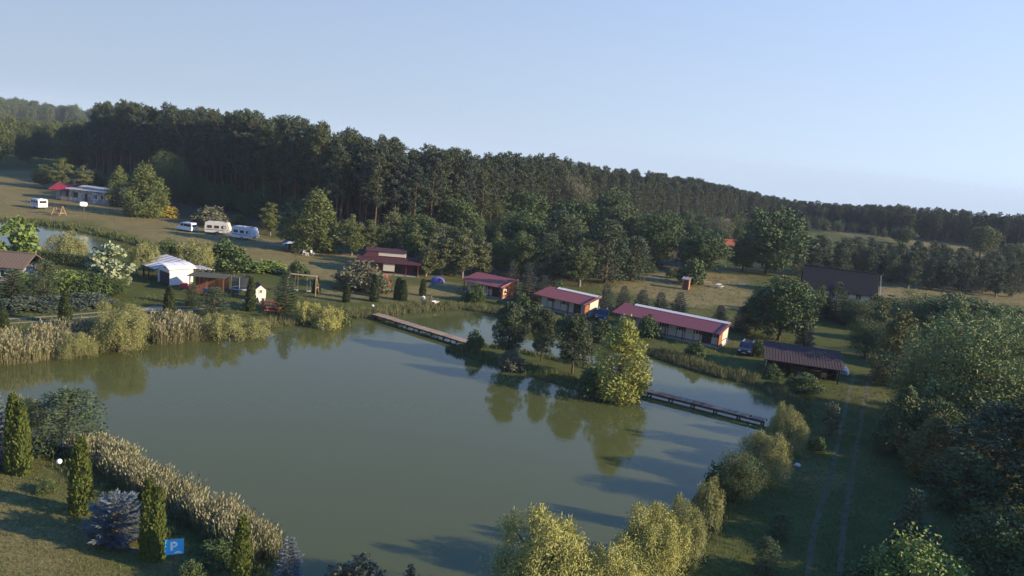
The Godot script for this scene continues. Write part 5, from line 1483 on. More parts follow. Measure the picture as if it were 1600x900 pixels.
func small_things() -> void:
	var white := paint("white_paint", 0.72, 0.71, 0.68, 0.5)
	var van_white := paint("white_car_paint", 0.6, 0.62, 0.64, 0.3, false)
	var wood := paint("pale_wood", 0.38, 0.27, 0.16, 0.8)
	var red := paint("red_plank", 0.42, 0.1, 0.06, 0.7)
	pier("weathered grey plank pier from the far shore to the island", Vector2(-17.69, -103.37), Vector2(-3.71, -92.48), 1.35, false)
	pier("narrow rusty plank pier from the island to the right bank", Vector2(13.03, -81.61), Vector2(25.7, -74.33), 1.1, true)
	# vehicles
	var van := vehicle("camper_van", "white camper van parked on the meadow left of the caravans", "van", Vector3(-67.77, 0, -163.08), 158,
		PackedVector2Array([Vector2(-2.2, 0.35), Vector2(2.2, 0.35), Vector2(2.25, 0.95), Vector2(1.7, 1.25), Vector2(1.05, 2.05), Vector2(0.7, 2.15), Vector2(-2.0, 2.2), Vector2(-2.25, 1.9), Vector2(-2.3, 0.8)]), 1.2, 1.95,
		[[Vector2(0.4, 1.3), Vector2(1.35, 1.3), Vector2(0.95, 1.9), Vector2(0.4, 1.9)], [Vector2(-1.9, 1.3), Vector2(0.2, 1.3), Vector2(0.2, 1.9), Vector2(-1.9, 1.9)]], [-1.4, 1.45], 0.34, van_white)
	van.scale = Vector3.ONE * 0.85
	one(van, "rear_window", Vector3(-2.24, 1.55, 0), Vector3(0.08, 0.5, 1.4), glass())
	for s in [-1, 1]:
		one(van, "headlight", Vector3(2.23, 0.8, s * 0.7), Vector3(0.08, 0.2, 0.3), white)
	caravan("cream touring caravan with a brown stripe in the meadow row", Vector3(-61.19, 0, -162.83), 8, 5.0, 2.55, paint("cream_caravan", 0.55, 0.53, 0.48, 0.4, false), paint("brown_stripe", 0.14, 0.09, 0.07, 0.5))
	caravan("pale blue grey caravan at the end of the meadow row", Vector3(-54.43, 0, -159.35), -14, 5.0, 2.55, paint("blue_grey_caravan", 0.5, 0.53, 0.58, 0.35, false), paint("blue_stripe", 0.12, 0.16, 0.26, 0.5))
	caravan("small white trailer caravan beside the white house on the slope", Vector3(-105.78, 0, -175.42), 150, 3.2, 2.2, van_white, paint("blue_stripe", 0.12, 0.16, 0.26, 0.5)).set_meta("group", "")
	car("black car parked on the grass beside the long cabin", Vector3(31.31, 0, -101.98), -115, paint("black_car_paint", 0.012, 0.012, 0.014, 0.35, false))
	car("dark car parked between the second and the long cabin", Vector3(13.5, 0, -114.68), -100, paint("dark_blue_car_paint", 0.015, 0.017, 0.026, 0.35, false))
	car("dark car in the shade of the trees beside the tents", Vector3(-41.02, 0, -155.28), 170, paint("dark_blue_car_paint", 0.015, 0.017, 0.026, 0.35, false))
	# tents
	tent("violet dome tent in the shade at the meadow edge", Vector3(-44.95, 0, -158.36), 1.6, paint("violet_tent", 0.16, 0.15, 0.32, 0.8))
	tent("small blue dome tent beside the dark red hut", Vector3(-12.49, 0, -132.08), 1.3, paint("blue_tent", 0.11, 0.11, 0.34, 0.8))
	# meadow furniture
	picnic_table("white picnic table in front of the blue grey caravan", Vector3(-57.87, 0, -160.99), 10, white, "")
	picnic_table("brown picnic table beside the white sunshade on the meadow", Vector3(-40.94, 0, -148.73), -5, paint("grey_plank", 0.3, 0.235, 0.175, 0.85), "")
	chair("garden_chair", "pale garden chair beside the brown picnic table on the meadow", Vector3(-39.21, 0, -147.28), 200, white, "pale chairs on the dry meadow")
	chair("garden_chair", "pale garden chair beside the brown picnic table on the meadow", Vector3(-38.31, 0, -146.17), 120, white, "pale chairs on the dry meadow")
	chair("garden_chair", "pale garden chair standing alone on the dry meadow", Vector3(-37.6, 0, -147.54), 60, white, "")
	sunshade("white canvas sunshade leaning over the brown picnic table", Vector3(-42.98, 0, -149.07))
	a_swing("roofed wooden garden swing on A frames beside the white trailer", Vector3(-97.34, 0, -168.42))
	hoop("basketball hoop with a white board on the meadow", Vector3(-90.34, 0, -165.36))
	play_frame()
	trampoline()
	playhouse()
	play_hut()
	var parking := thing("parking_sign", "blue parking sign with a white P on a post", "sign", Vector3(-16.47, 0, -38.9), 22)
	var pp := MB.new()
	pp.tube([Vector3(0, 0, -0.04), Vector3(0, 1.55, -0.04)], [0.035, 0.035], 8)
	part(parking, "post", pp, paint("brown_post", 0.12, 0.075, 0.05, 0.8))
	one(parking, "plate", Vector3(0.02, 1.42, 0), Vector3(0.92, 0.86, 0.03), paint("sign_blue", 0.05, 0.4, 0.68, 0.4, false))
	var tm := TextMesh.new()
	var ft := SystemFont.new()
	ft.font_names = PackedStringArray(["Droid Sans"]); ft.font_weight = 700
	tm.text = "P"; tm.font = ft; tm.font_size = 64; tm.pixel_size = 0.0105; tm.depth = 0.012
	var letter := put(parking, "letter", tm, paint("sign_white", 0.8, 0.8, 0.78, 0.5, false), Vector3(-0.02, 1.46, 0.02))
	letter.scale = Vector3(1.15, 1, 1)
	var car_mark := MB.new()
	car_mark.extrude(PackedVector2Array([Vector2(-0.19, 0), Vector2(0.19, 0), Vector2(0.19, 0.05), Vector2(0.12, 0.06), Vector2(0.06, 0.11), Vector2(-0.08, 0.11), Vector2(-0.13, 0.06), Vector2(-0.19, 0.05)]), 0, 0.01)
	part(parking, "car_symbol", car_mark, paint("sign_white", 0.8, 0.8, 0.78, 0.5, false), Vector3(0.2, 1.06, 0.016))
	lamp("white globe lamp on a dark post on the near lawn", Vector3(-27.44, 0, -47.36), 1.62)
	lamp("white globe lamp beside the tall thuja by the trampoline", Vector3(-33.95, 0, -99.61), 1.1)
	lamp("low white globe lamp on the grass by the long pier", Vector3(-18.49, 0, -105.65), 0.75)
	for e in [[Vector3(-31.58, 0, -101.97), 8], [Vector3(-29.93, 0, -99.1), 4]]:
		picnic_table("red picnic table on the terrace by the far shore", e[0], e[1], red, "red picnic tables by the shore")
	chair("red_chair", "red wooden chair in front of the cream banner of the dark red hut", Vector3(-20.65, 0, -129.32), 20, red, "red chairs before the hut")
	chair("red_chair", "red wooden chair on the grass before the dark red hut", Vector3(-19.42, 0, -123.97), -40, red, "")
	chair("wooden_chair", "pale wooden chair in front of the brown shed", Vector3(37.72, 0, -91.97), 160, wood, "")
	picnic_table("wooden picnic table beside the brown shed", Vector3(38.92, 0, -93.97), 30, paint("grey_plank", 0.3, 0.235, 0.175, 0.85), "")
	picnic_table("weathered picnic table in the rough field right of the outhouse", Vector3(38.43, 0, -157.17), 10, wood, "weathered tables in the rough field")
	picnic_table("broken pale picnic table heap in the rough field", Vector3(40.28, 0, -155.29), 60, white, "")
	var bench := thing("plank_bench", "long white plank bench in the rough field", "bench", Vector3(46.59, 0, -160.93), 18)
	one(bench, "seat", Vector3(0, 0.45, 0), Vector3(2.6, 0.06, 0.4), white)
	for s in [-1, 1]:
		one(bench, "leg", Vector3(s * 1.0, 0.21, 0), Vector3(0.1, 0.42, 0.34), wood)
	angler("person in a white shirt and dark trousers sitting on the bank", Vector3(-12.66, 0, -113.84), 200, Color(0.6, 0.59, 0.57), Color(0.03, 0.03, 0.035), Color(0.05, 0.035, 0.025))
	angler("person in a grey jacket sitting on the bank beside the white wheelbarrow", Vector3(-11.58, 0, -113.42), 150, Color(0.12, 0.12, 0.13), Color(0.04, 0.045, 0.06), Color(0.03, 0.025, 0.02))
	barrow()
	# boards by the left shore, wooden posts, blue barrel, boat, hedge
	var st := thing("board_stack", "low stack of orange boards by the reeds on the far shore", "boards", Vector3(-50.45, 0, -77.73), 12)
	for i in 4:
		one(st, "board", Vector3(0, 0.12 + (i / 2) * 0.12, (i % 2) * 0.35), Vector3(4.0, 0.1, 0.3), paint("orange_board", 0.46, 0.24, 0.12, 0.8))
	for s in [-1, 1]:
		one(st, "bearer", Vector3(s * 1.4, 0.035, 0.17), Vector3(0.12, 0.07, 0.8), paint("dark_shed_wood", 0.06, 0.04, 0.03, 0.85))
	var bar := thing("blue_barrel", "blue plastic barrel at the right end of the long cabin", "barrel", Vector3(29.44, 0, -106.02), 0)
	var bb := MB.new()
	bb.lathe(Vector3.ZERO, [[0.0, 0.0], [0.26, 0.0], [0.29, 0.1], [0.3, 0.45], [0.29, 0.8], [0.25, 0.9], [0.0, 0.9]], 14)
	part(bar, "shell", bb, paint("barrel_blue", 0.06, 0.06, 0.4, 0.5, false))
	var rim := MB.new()
	rim.lathe(Vector3.ZERO, [[0.3, 0.28], [0.315, 0.3], [0.3, 0.32]], 14)
	rim.lathe(Vector3.ZERO, [[0.295, 0.6], [0.31, 0.62], [0.295, 0.64]], 14)
	part(bar, "ribs", rim, paint("barrel_blue", 0.06, 0.06, 0.4, 0.5, false))
	boat()
	hedge()
	var rock := thing("white_boulder", "pale boulder on the grass beside the dirt road", "boulder", Vector3(25.01, 0, -63.17), 0)
	var rb := MB.new()
	rb.lathe(Vector3(0, -0.03, 0), [[0.0, 0.0], [0.24, 0.02], [0.27, 0.1], [0.2, 0.22], [0.08, 0.27], [0.0, 0.28]], 9)
	part(rock, "stone", rb, paint("pale_stone", 0.6, 0.59, 0.56, 0.9))

func car(label: String, at: Vector3, turn: float, m: Material) -> void:
	var o := vehicle("parked_car", label, "car", at, turn,
		PackedVector2Array([Vector2(-2.05, 0.3), Vector2(2.05, 0.3), Vector2(2.12, 0.7), Vector2(1.95, 0.88), Vector2(1.05, 1.0), Vector2(0.45, 1.5), Vector2(-1.5, 1.55), Vector2(-2.0, 1.1), Vector2(-2.1, 0.6)]), 1.05, 1.75,
		[[Vector2(-0.45, 1.05), Vector2(0.8, 1.05), Vector2(0.38, 1.42), Vector2(-0.45, 1.44)], [Vector2(-1.7, 1.1), Vector2(-0.6, 1.05), Vector2(-0.6, 1.44), Vector2(-1.4, 1.46)]], [-1.3, 1.3], 0.32, m, "")
	var ws := MB.new()
	ws.bar(Vector3(1.06, 1.02, 0), Vector3(0.5, 1.48, 0), 1.4, 0.04)
	part(o, "windscreen", ws, glass())
	var rw := MB.new()
	rw.bar(Vector3(-1.97, 1.14, 0), Vector3(-1.56, 1.5, 0), 1.35, 0.04)
	part(o, "rear_window", rw, glass())
	for s in [-1, 1]:
		one(o, "headlight", Vector3(2.08, 0.72, s * 0.62), Vector3(0.08, 0.14, 0.34), paint("lamp_glass", 0.55, 0.56, 0.58, 0.2, false))
		one(o, "tail_light", Vector3(-2.06, 0.78, s * 0.68), Vector3(0.06, 0.18, 0.22), paint("tail_red", 0.3, 0.02, 0.02, 0.3, false))
		one(o, "roof_rail", Vector3(-0.5, 1.58, s * 0.6), Vector3(1.5, 0.05, 0.05), paint("pale_rail", 0.5, 0.5, 0.5, 0.3, false))
	one(o, "number_plate", Vector3(2.12, 0.48, 0), Vector3(0.04, 0.11, 0.5), paint("white_paint", 0.72, 0.71, 0.68, 0.5))

func tent(label: String, at: Vector3, r: float, m: Material) -> void:
	var o := thing("dome_tent", label, "tent", at, 30, "")
	var b := MB.new()
	var prof := []
	for i in 7:
		prof.append([r * cos(PI * 0.5 * i / 6.0) + 0.001, r * 0.75 * sin(PI * 0.5 * i / 6.0)])
	b.lathe(Vector3.ZERO, prof, 8)
	part(o, "canopy", b, m)
	var d := MB.new()
	d.extrude(PackedVector2Array([Vector2(-0.5, 0.02), Vector2(0.5, 0.02), Vector2(0.3, 0.7), Vector2(0, 0.85), Vector2(-0.3, 0.7)]), 0, 0.02)
	part(o, "door_flap", d, paint("dark_canvas", 0.04, 0.04, 0.07, 0.9), Vector3(0, 0.02, r * 0.97)).rotation_degrees.x = -24

func sunshade(label: String, at: Vector3) -> void:
	var o := thing("sunshade", label, "sunshade", at, 0)
	var p := MB.new()
	p.tube([Vector3.ZERO, Vector3(0.25, 2.0, 0.1)], [0.03, 0.03], 6)
	part(o, "pole", p, paint("grey_metal", 0.3, 0.3, 0.31, 0.4))
	var c := MB.new()
	var top := Vector3(0.25, 2.05, 0.1)
	for i in 8:
		var a := TAU * i / 8; var a2 := TAU * (i + 1) / 8
		var e0 := top + Basis(Vector3(0, 0, 1), 0.25) * Vector3(cos(a) * 1.25, -0.35 - 0.12 * (i % 2), sin(a) * 1.25)
		var e1 := top + Basis(Vector3(0, 0, 1), 0.25) * Vector3(cos(a2) * 1.25, -0.35 - 0.12 * ((i + 1) % 2), sin(a2) * 1.25)
		c.tri(top, e1, e0)
	part(o, "canopy", c, paint("white_canvas", 0.82, 0.81, 0.79, 0.6))

func a_swing(label: String, at: Vector3) -> void:
	var o := thing("garden_swing", label, "swing", at, -18)
	var wood := paint("pale_wood", 0.38, 0.27, 0.16, 0.8)
	for s in [-1, 1]:
		var b := MB.new()
		b.bar(Vector3(s * 1.1, 0, 0.9), Vector3(s * 1.0, 2.0, 0), 0.12, 0.12)
		b.bar(Vector3(s * 1.1, 0, -0.9), Vector3(s * 1.0, 2.0, 0.02), 0.12, 0.12)
		b.bar(Vector3(s * 1.08, 0.5, 0.7), Vector3(s * 1.08, 0.5, -0.7), 0.1, 0.1)
		part(o, "a_frame", b, wood)
		var c := MB.new()
		c.bar(Vector3(s * 0.7, 1.9, 0), Vector3(s * 0.7, 0.6, 0), 0.03, 0.03)
		part(o, "chain", c, paint("grey_metal", 0.3, 0.3, 0.31, 0.4))
	one(o, "top_beam", Vector3(0, 2.0, 0), Vector3(2.4, 0.14, 0.14), wood)
	one(o, "seat", Vector3(0, 0.55, 0), Vector3(1.5, 0.08, 0.5), wood)
	one(o, "backrest", Vector3(0, 0.85, -0.26), Vector3(1.5, 0.5, 0.06), wood)
	one(o, "roof", Vector3(0, 2.22, 0.25), Vector3(2.6, 0.06, 0.8), paint("dark_shed_wood", 0.06, 0.04, 0.03, 0.85)).rotation_degrees.x = 18
	one(o, "roof", Vector3(0, 2.22, -0.5), Vector3(2.6, 0.06, 0.8), paint("dark_shed_wood", 0.06, 0.04, 0.03, 0.85)).rotation_degrees.x = -18

func hoop(label: String, at: Vector3) -> void:
	var o := thing("basketball_hoop", label, "basketball hoop", at, 25)
	var m := paint("rust_post", 0.16, 0.09, 0.06, 0.8)
	var b := MB.new()
	b.tube([Vector3.ZERO, Vector3(0, 2.9, 0), Vector3(0, 3.0, 0.25)], [0.08, 0.07, 0.05], 8)
	part(o, "post", b, m)
	var p := MB.new()
	var poly := PackedVector2Array()
	for i in 16:
		var a := TAU * i / 16
		poly.append(Vector2(0.72 * signf(cos(a)) * pow(absf(cos(a)), 0.6), 0.48 * signf(sin(a)) * pow(absf(sin(a)), 0.6)))
	p.extrude(poly, 0, 0.05)
	part(o, "backboard", p, paint("white_globe", 0.85, 0.84, 0.8, 0.3, false), Vector3(0, 3.25, 0.25))
	var r := MB.new()
	var pts := []; var rad := []
	for i in 13:
		pts.append(Vector3(0.23 * cos(TAU * i / 12), 2.95, 0.56 + 0.23 * sin(TAU * i / 12))); rad.append(0.02)
	r.tube(pts, rad, 5, [], false)
	part(o, "rim", r, paint("red_plank", 0.42, 0.1, 0.06, 0.7))

func play_frame() -> void:
	var o := thing("swing_frame", "tall timber swing frame with a pale top beam in the garden", "swing", Vector3(-29.93, 0, -112.42), -2)
	var wood := paint("pale_wood", 0.38, 0.27, 0.16, 0.8)
	one(o, "top_beam", Vector3(0, 2.75, 0), Vector3(4.2, 0.16, 0.16), paint("pale_beam", 0.62, 0.5, 0.33, 0.7))
	for s in [-1, 1]:
		for z in [-1, 1]:
			var b := MB.new()
			b.bar(Vector3(s * 2.2, 0, z * 0.9), Vector3(s * 1.95, 2.7, z * 0.1), 0.11, 0.11)
			part(o, "leg", b, wood)
		var c := MB.new()
		c.bar(Vector3(s * 2.1, 1.1, -0.58), Vector3(s * 2.1, 1.1, 0.58), 0.09, 0.09)
		part(o, "brace", c, wood)
	for k in 2:
		var x := -0.9 + k * 1.8
		for s in [-1, 1]:
			var r := MB.new()
			r.bar(Vector3(x + s * 0.22, 0.5, 0), Vector3(x + s * 0.22, 2.7, 0), 0.04, 0.04)
			part(o, "rope", r, wood)
		one(o, "swing_seat", Vector3(x, 0.48, 0), Vector3(0.55, 0.12, 0.3), paint("white_paint", 0.72, 0.71, 0.68, 0.5))

func trampoline() -> void:
	var o := thing("trampoline", "round trampoline with a dark safety net and pale blue frame", "trampoline", Vector3(-37.48, 0, -108.96), 0)
	var blue := paint("pale_blue_frame", 0.3, 0.42, 0.52, 0.5)
	var ring := MB.new()
	var pts := []; var rad := []
	for i in 21:
		pts.append(Vector3(1.35 * cos(TAU * i / 20), 0.72, 1.35 * sin(TAU * i / 20))); rad.append(0.09)
	ring.tube(pts, rad, 6, [], false)
	part(o, "frame_pad", ring, blue)
	var mat_ := MB.new()
	mat_.lathe(Vector3.ZERO, [[1.3, 0.7], [0.0, 0.66]], 20)
	part(o, "jumping_mat", mat_, paint("dark_canvas", 0.04, 0.04, 0.07, 0.9))
	for i in 6:
		var a := TAU * i / 6 + 0.4
		var b := MB.new()
		b.tube([Vector3(1.4 * cos(a), 0, 1.4 * sin(a)), Vector3(1.42 * cos(a), 2.45, 1.42 * sin(a))], [0.04, 0.04], 6)
		part(o, "pole", b, blue)
	var net := paint("safety_net", 0.03, 0.035, 0.045, 0.9, false)
	net.transparency = BaseMaterial3D.TRANSPARENCY_ALPHA
	net.albedo_color.a = 0.6
	net.cull_mode = BaseMaterial3D.CULL_DISABLED
	var n := MB.new()
	n.lathe(Vector3.ZERO, [[1.34, 0.75], [1.36, 2.4]], 24)
	part(o, "safety_net", n, net)

func playhouse() -> void:
	var o := thing("playhouse", "small white wooden playhouse with a dark roof beside the thuja", "playhouse", Vector3(-34.08, 0, -105.98), 35)
	var white := paint("white_board", 0.75, 0.73, 0.68, 0.6)
	for s in [-1, 1]:
		var b := MB.new()
		b.extrude(PackedVector2Array([Vector2(-0.7, 0.35), Vector2(0.7, 0.35), Vector2(0.7, 1.55), Vector2(0, 2.15), Vector2(-0.7, 1.55)]), -0.04, 0.04)
		part(o, "gable", b, white, Vector3(0, 0, s * 0.8))
		one(o, "side_wall", Vector3(s * 0.68, 0.95, 0), Vector3(0.06, 1.2, 1.5), white)
		var c := MB.new()
		c.bar(Vector3(0, 2.24, 0), Vector3(s * 0.95, 1.44, 0), 1.9, 0.06)
		part(o, "roof", c, paint("dark_trim", 0.06, 0.03, 0.025, 0.7))
		for z in [-0.7, 0.7]:
			one(o, "stilt", Vector3(s * 0.6, 0.18, z), Vector3(0.1, 0.36, 0.1), white)
	window(o, Vector3(0, 1.3, 0.86), 0.4, 0.45)
	var st := MB.new()
	st.bar(Vector3(-0.2, 0.0, 1.7), Vector3(-0.2, 0.55, 0.86), 0.4, 0.05)
	part(o, "ramp", st, white)

func play_hut() -> void:
	var o := thing("timber_play_hut", "open reddish timber play hut with a flat roof beside the marquee", "hut", Vector3(-41.25, 0, -106.03), 4)
	var red := paint("reddish_timber", 0.2, 0.085, 0.05, 0.8)
	for x in [-2.2, 0.0, 2.2]:
		for z in [0.0, -2.6]:
			one(o, "post", Vector3(x, 1.2, z), Vector3(0.13, 2.4, 0.13), red)
	for i in 6:
		one(o, "roof_board", Vector3(0, 2.45, 0.2 - i * 0.58), Vector3(5.0, 0.06, 0.55), paint("mossy_roof", 0.07, 0.075, 0.05, 0.9))
	for i in 8:
		one(o, "wall_board", Vector3(-2.0 + i * 0.56, 1.1, -2.55), Vector3(0.5, 2.0, 0.06), red)
	one(o, "floor", Vector3(0, 0.12, -1.3), Vector3(4.7, 0.14, 2.9), red)
	one(o, "rail", Vector3(1.1, 0.8, 0.02), Vector3(2.0, 0.1, 0.08), red)
	var s := thing("blue_slide", "blue plastic slide in front of the timber play hut", "slide", Vector3(-40.88, 0, -105.29), 12)
	var b := MB.new()
	b.bar(Vector3(-0.3, 0.95, 0), Vector3(0.75, 0.12, 0.5), 0.5, 0.05)
	part(s, "chute", b, paint("slide_blue", 0.04, 0.16, 0.55, 0.4, false))
	for z in [-1, 1]:
		var c := MB.new()
		c.bar(Vector3(-0.3, 1.04, z * 0.24), Vector3(0.75, 0.21, 0.5 + z * 0.24), 0.05, 0.16)
		part(s, "side", c, paint("slide_blue", 0.04, 0.16, 0.55, 0.4, false))
		one(s, "leg", Vector3(-0.3, 0.47, z * 0.2), Vector3(0.06, 0.94, 0.06), paint("grey_metal", 0.3, 0.3, 0.31, 0.4))
	var r := thing("toy_car", "red toy car on the grass beside the marquee", "toy car", Vector3(-45.04, 0, -108.39), 15)
	var rb := MB.new()
	rb.extrude(PackedVector2Array([Vector2(-0.75, 0.15), Vector2(0.75, 0.15), Vector2(0.8, 0.45), Vector2(0.3, 0.5), Vector2(0.1, 0.8), Vector2(-0.55, 0.8), Vector2(-0.8, 0.5)]), -0.4, 0.4)
	part(r, "body", rb, paint("toy_red", 0.42, 0.05, 0.05, 0.4, false))
	for x in [-0.5, 0.5]:
		for z in [-1, 1]:
			wheel(r, Vector3(x, 0.17, z * 0.38), 0.17)

func barrow() -> void:
	var o := thing("wheelbarrow", "white wheelbarrow standing on the bank beside the people", "wheelbarrow", Vector3(-10.82, 0, -113.31), 60)
	var b := MB.new()
	b.box(Vector3(-0.05, 0.3, 0), Vector3(0.7, 0.03, 0.4))
	b.bar(Vector3(-0.4, 0.3, 0), Vector3(-0.58, 0.62, 0), 0.5, 0.03)
	b.bar(Vector3(0.3, 0.3, 0), Vector3(0.56, 0.6, 0), 0.5, 0.03)
	for s in [-1, 1]:
		b.quad(Vector3(-0.4, 0.3, s * 0.2), Vector3(0.3, 0.3, s * 0.2), Vector3(0.56, 0.6, s * 0.32), Vector3(-0.58, 0.62, s * 0.32))
		b.quad(Vector3(0.3, 0.3, s * 0.22), Vector3(-0.4, 0.3, s * 0.22), Vector3(-0.58, 0.62, s * 0.34), Vector3(0.56, 0.6, s * 0.34))
	part(o, "tray", b, paint("white_globe", 0.85, 0.84, 0.8, 0.3, false))
	wheel(o, Vector3(0.62, 0.2, 0), 0.2)
	for s in [-1, 1]:
		var h := MB.new()
		h.bar(Vector3(0.62, 0.22, s * 0.12), Vector3(-1.0, 0.55, s * 0.3), 0.04, 0.04)
		h.bar(Vector3(-0.35, 0.0, s * 0.25), Vector3(-0.35, 0.4, s * 0.25), 0.04, 0.04)
		part(o, "handle", h, paint("dark_metal", 0.03, 0.03, 0.03, 0.5))

func boat() -> void:
	var o := thing("upturned_boat", "pale blue boat lying bottom up beside the brown shed", "boat", Vector3(42.1, 0, -96.71), 62)
	var b := MB.new()
	var rings := []
	for i in 9:
		var t := i / 8.0
		var w := 0.62 * pow(sin(PI * (0.12 + 0.86 * (1 - t) * 0.62 + 0.02)), 0.8) if i < 8 else 0.03
		var pts := []
		for k in 7:
			var a := PI * k / 6.0
			pts.append(Vector3(-1.3 + 2.6 * t, 0.02 + 0.62 * sin(a) * (0.8 + 0.2 * (1 - t)), w * cos(a)))
		rings.append(pts)
	for i in 8:
		for k in 6:
			b.quad(rings[i][k], rings[i + 1][k], rings[i + 1][k + 1], rings[i][k + 1])
	for k in 5:
		b.tri(rings[0][0], rings[0][k + 1], rings[0][k + 2])
	part(o, "hull", b, paint("boat_blue", 0.4, 0.48, 0.56, 0.5))
	one(o, "keel", Vector3(-0.1, 0.64, 0), Vector3(2.2, 0.06, 0.05), paint("white_paint", 0.72, 0.71, 0.68, 0.5))

func hedge() -> void:
	var o := thing("clipped_hedge", "long dark clipped hedge in front of the small pond", "hedge", Vector3(-65.55, 0, -116.66), -2)
	rng.seed = 501
	var c := MB.new(); var t := MB.new()
	var l := 9.5; var h := 1.7; var w := 1.3
	for i in 5200:
		var p := Vector3(rng.randf_range(-l / 2, l / 2), rng.randf_range(0.1, h), rng.randf_range(-w / 2, w / 2))
		var q := rng.randi() % 4
		var nn := Vector3.UP
		if q == 0: p.y = h - rng.randf() * 0.18
		elif q == 1 or q == 2:
			p.z = w / 2 - rng.randf() * 0.18; nn = Vector3(0, 0, 1)
		elif rng.randf() < 0.3:
			p.x = l / 2 - rng.randf() * 0.18; nn = Vector3.RIGHT
		nn = (nn + rdir() * 0.8).normalized()
		var d := rdir(); d = (d - nn * d.dot(nn)).normalized()
		c.leaf(p, nn, d, 0.22, 0.13, tone(0.7, 1.3, 0.1))
	for i in 12:
		var x := -l / 2 + 0.4 + i * (l - 0.8) / 11
		t.tube([Vector3(x, 0, 0), Vector3(x, h * 0.85, 0.1)], [0.05, 0.02], 5, [], false)
	part(o, "stems", t, paint("bark", 0.14, 0.11, 0.085, 0.9))
	part(o, "foliage", c, leaves("alder_leaves", 0.046, 0.076, 0.022, 0.35))

const SUN := Vector3(0.9193, 0.35, 0.1955)   # towards the low sun on the right

func clear_sky(sun: Vector3) -> ImageTexture:   # cloudless evening air: paler towards the horizon, brighter towards the sun
	var w := 256; var h := 128
	var im := Image.create(w, h, false, Image.FORMAT_RGBF)
	var low := Vector3(0.262, 0.32, 0.39); var high := Vector3(0.008, 0.09, 0.33)
	for j in h:
		var up := PI * (0.5 - (j + 0.5) / h)
		for i in w:
			var a := TAU * (i + 0.5) / w
			var d := Vector3(sin(a) * cos(up), sin(up), -cos(a) * cos(up))
			var k := pow(1.0 - clampf(d.y, 0, 1), 1.6)
			var c := high.lerp(low, k) * (1.0 + 1.15 * pow(0.5 + 0.5 * d.dot(sun), 2))
			im.set_pixel(i, j, Color(c.x, c.y, c.z))
	return ImageTexture.create_from_image(im)

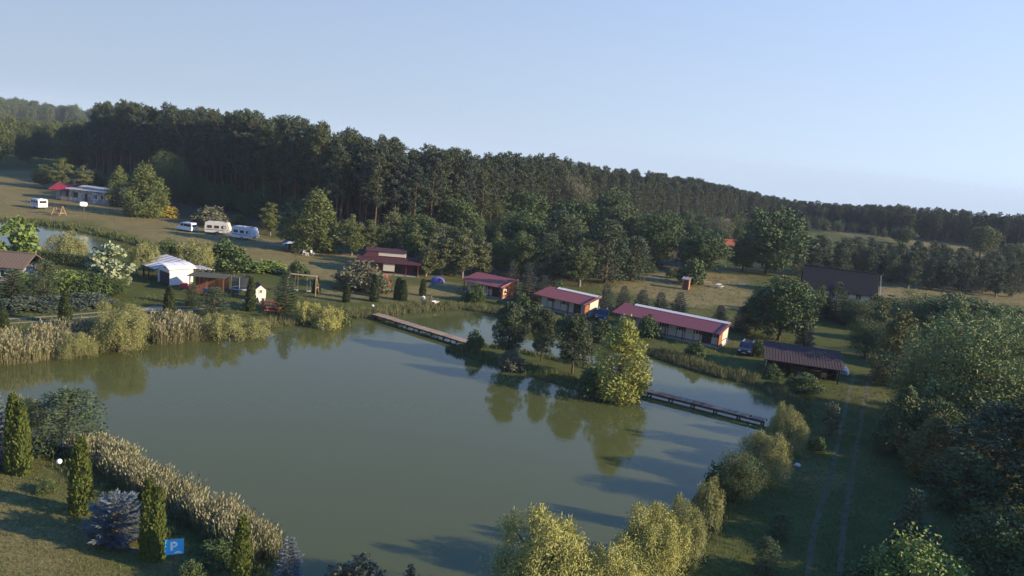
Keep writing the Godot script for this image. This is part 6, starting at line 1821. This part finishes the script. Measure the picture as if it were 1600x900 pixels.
func _ready() -> void:
	# ---- camera, sky, sun, exposure
	var cam := Camera3D.new()
	cam.name = "camera"
	cam.position = Vector3(0, 24, 0)
	cam.rotation_degrees = Vector3(-10.2, 0, 5.5)
	cam.fov = 39.6
	cam.near = 0.1; cam.far = 9000
	add_child(cam)
	var env := Environment.new()
	env.background_mode = Environment.BG_SKY
	var sm := PanoramaSkyMaterial.new()
	sm.panorama = clear_sky(SUN)
	env.sky = Sky.new()
	env.sky.sky_material = sm
	env.tonemap_mode = Environment.TONE_MAPPER_LINEAR
	env.tonemap_exposure = 1.85
	env.fog_enabled = true
	env.fog_density = 0.00014
	env.fog_light_color = Color(0.78, 0.84, 0.93)
	env.sdfgi_enabled = true; env.ssao_enabled = true; env.ssil_enabled = true
	var we := WorldEnvironment.new()
	we.name = "world"
	we.environment = env
	add_child(we)
	var sun := DirectionalLight3D.new()
	sun.name = "sun"
	sun.light_energy = 1.6
	sun.light_color = Color(1.0, 0.9, 0.74)
	sun.light_angular_distance = 0.5
	sun.shadow_enabled = true
	add_child(sun)
	sun.look_at_from_position(SUN * 100, Vector3.ZERO)

	# ---- shared textures
	patch.seed = 3; patch.frequency = 0.045; patch.fractal_octaves = 3
	fine.seed = 9; fine.frequency = 0.06; fine.fractal_octaves = 4
	noise_tex = NoiseTexture2D.new()
	var n1 := FastNoiseLite.new()
	n1.seed = 2; n1.frequency = 0.02; n1.fractal_octaves = 5
	noise_tex.noise = n1; noise_tex.width = 512; noise_tex.height = 512; noise_tex.seamless = true
	var g1 := Gradient.new()
	g1.set_color(0, Color(0.82, 0.81, 0.79)); g1.set_color(1, Color(1, 1, 1))
	noise_tex.color_ramp = g1
	grain_tex = NoiseTexture2D.new()
	var n2 := FastNoiseLite.new()
	n2.seed = 8; n2.frequency = 0.03; n2.fractal_octaves = 6; n2.fractal_gain = 0.75
	grain_tex.noise = n2; grain_tex.width = 1024; grain_tex.height = 1024; grain_tex.seamless = true
	var g2 := Gradient.new()
	g2.set_color(0, Color(0.55, 0.55, 0.52)); g2.set_color(1, Color(1, 1, 1))
	grain_tex.color_ramp = g2

	# ---- the setting
	make_ground()
	water_sheet("pond", pond, -0.4)
	water_sheet("upper_pond", small_pond, -0.4)
	var sand := paint("pale_track_sand", 0.3, 0.255, 0.185, 0.95)
	strip("path", PackedVector2Array([Vector2(-57.46, -81.45), Vector2(-54.17, -84.82), Vector2(-50.45, -88.19), Vector2(-47.51, -91.69), Vector2(-45, -94.37), Vector2(-40.68, -98.01), Vector2(-36.25, -101.4)]), 0.5, 0.006, sand, 1)
	strip("path", PackedVector2Array([Vector2(-56.65, -80.29), Vector2(-53.06, -83.07), Vector2(-49.52, -86.57), Vector2(-46.6, -89.94), Vector2(-44.26, -92.83), Vector2(-39.98, -96.36), Vector2(-35.73, -99.98)]), 0.5, 0.006, sand, 2)
	strip("path", PackedVector2Array([Vector2(-45.18, -93.15), Vector2(-43.55, -95.45), Vector2(-42.26, -96.46)]), 1.6, 0.01, sand, 6)
	var soil := paint("track_soil", 0.085, 0.085, 0.036, 0.95)
	strip("road_rut", PackedVector2Array([Vector2(43.19, -96.23), Vector2(38.22, -85.76), Vector2(32.03, -72.2), Vector2(26.77, -60.75), Vector2(22.13, -51.19), Vector2(17.76, -40.64)]), 0.36, 0.006, soil, 4)
	strip("road_rut", PackedVector2Array([Vector2(45.51, -97.02), Vector2(40.43, -86.45), Vector2(34.07, -72.74), Vector2(28.7, -61.2), Vector2(24.32, -51.64), Vector2(19.85, -40.98)]), 0.36, 0.006, soil, 5)
	var soil2 := paint("bare_sand", 0.32, 0.25, 0.16, 0.95)
	strip("sand_path", PackedVector2Array([Vector2(-50.03, -158.57), Vector2(-42.89, -153.87), Vector2(-37.45, -152.16), Vector2(-29.67, -150.43)]), 0.6, 0.006, sand, 7)
	strip("sand_path", PackedVector2Array([Vector2(70.02, -326.72), Vector2(83.85, -352.9), Vector2(98.88, -356.28)]), 3.0, 0.01, soil2, 8)
	make_kinds()
	make_forest()
	buildings()
	plants()
	small_things()
	undergrowth()
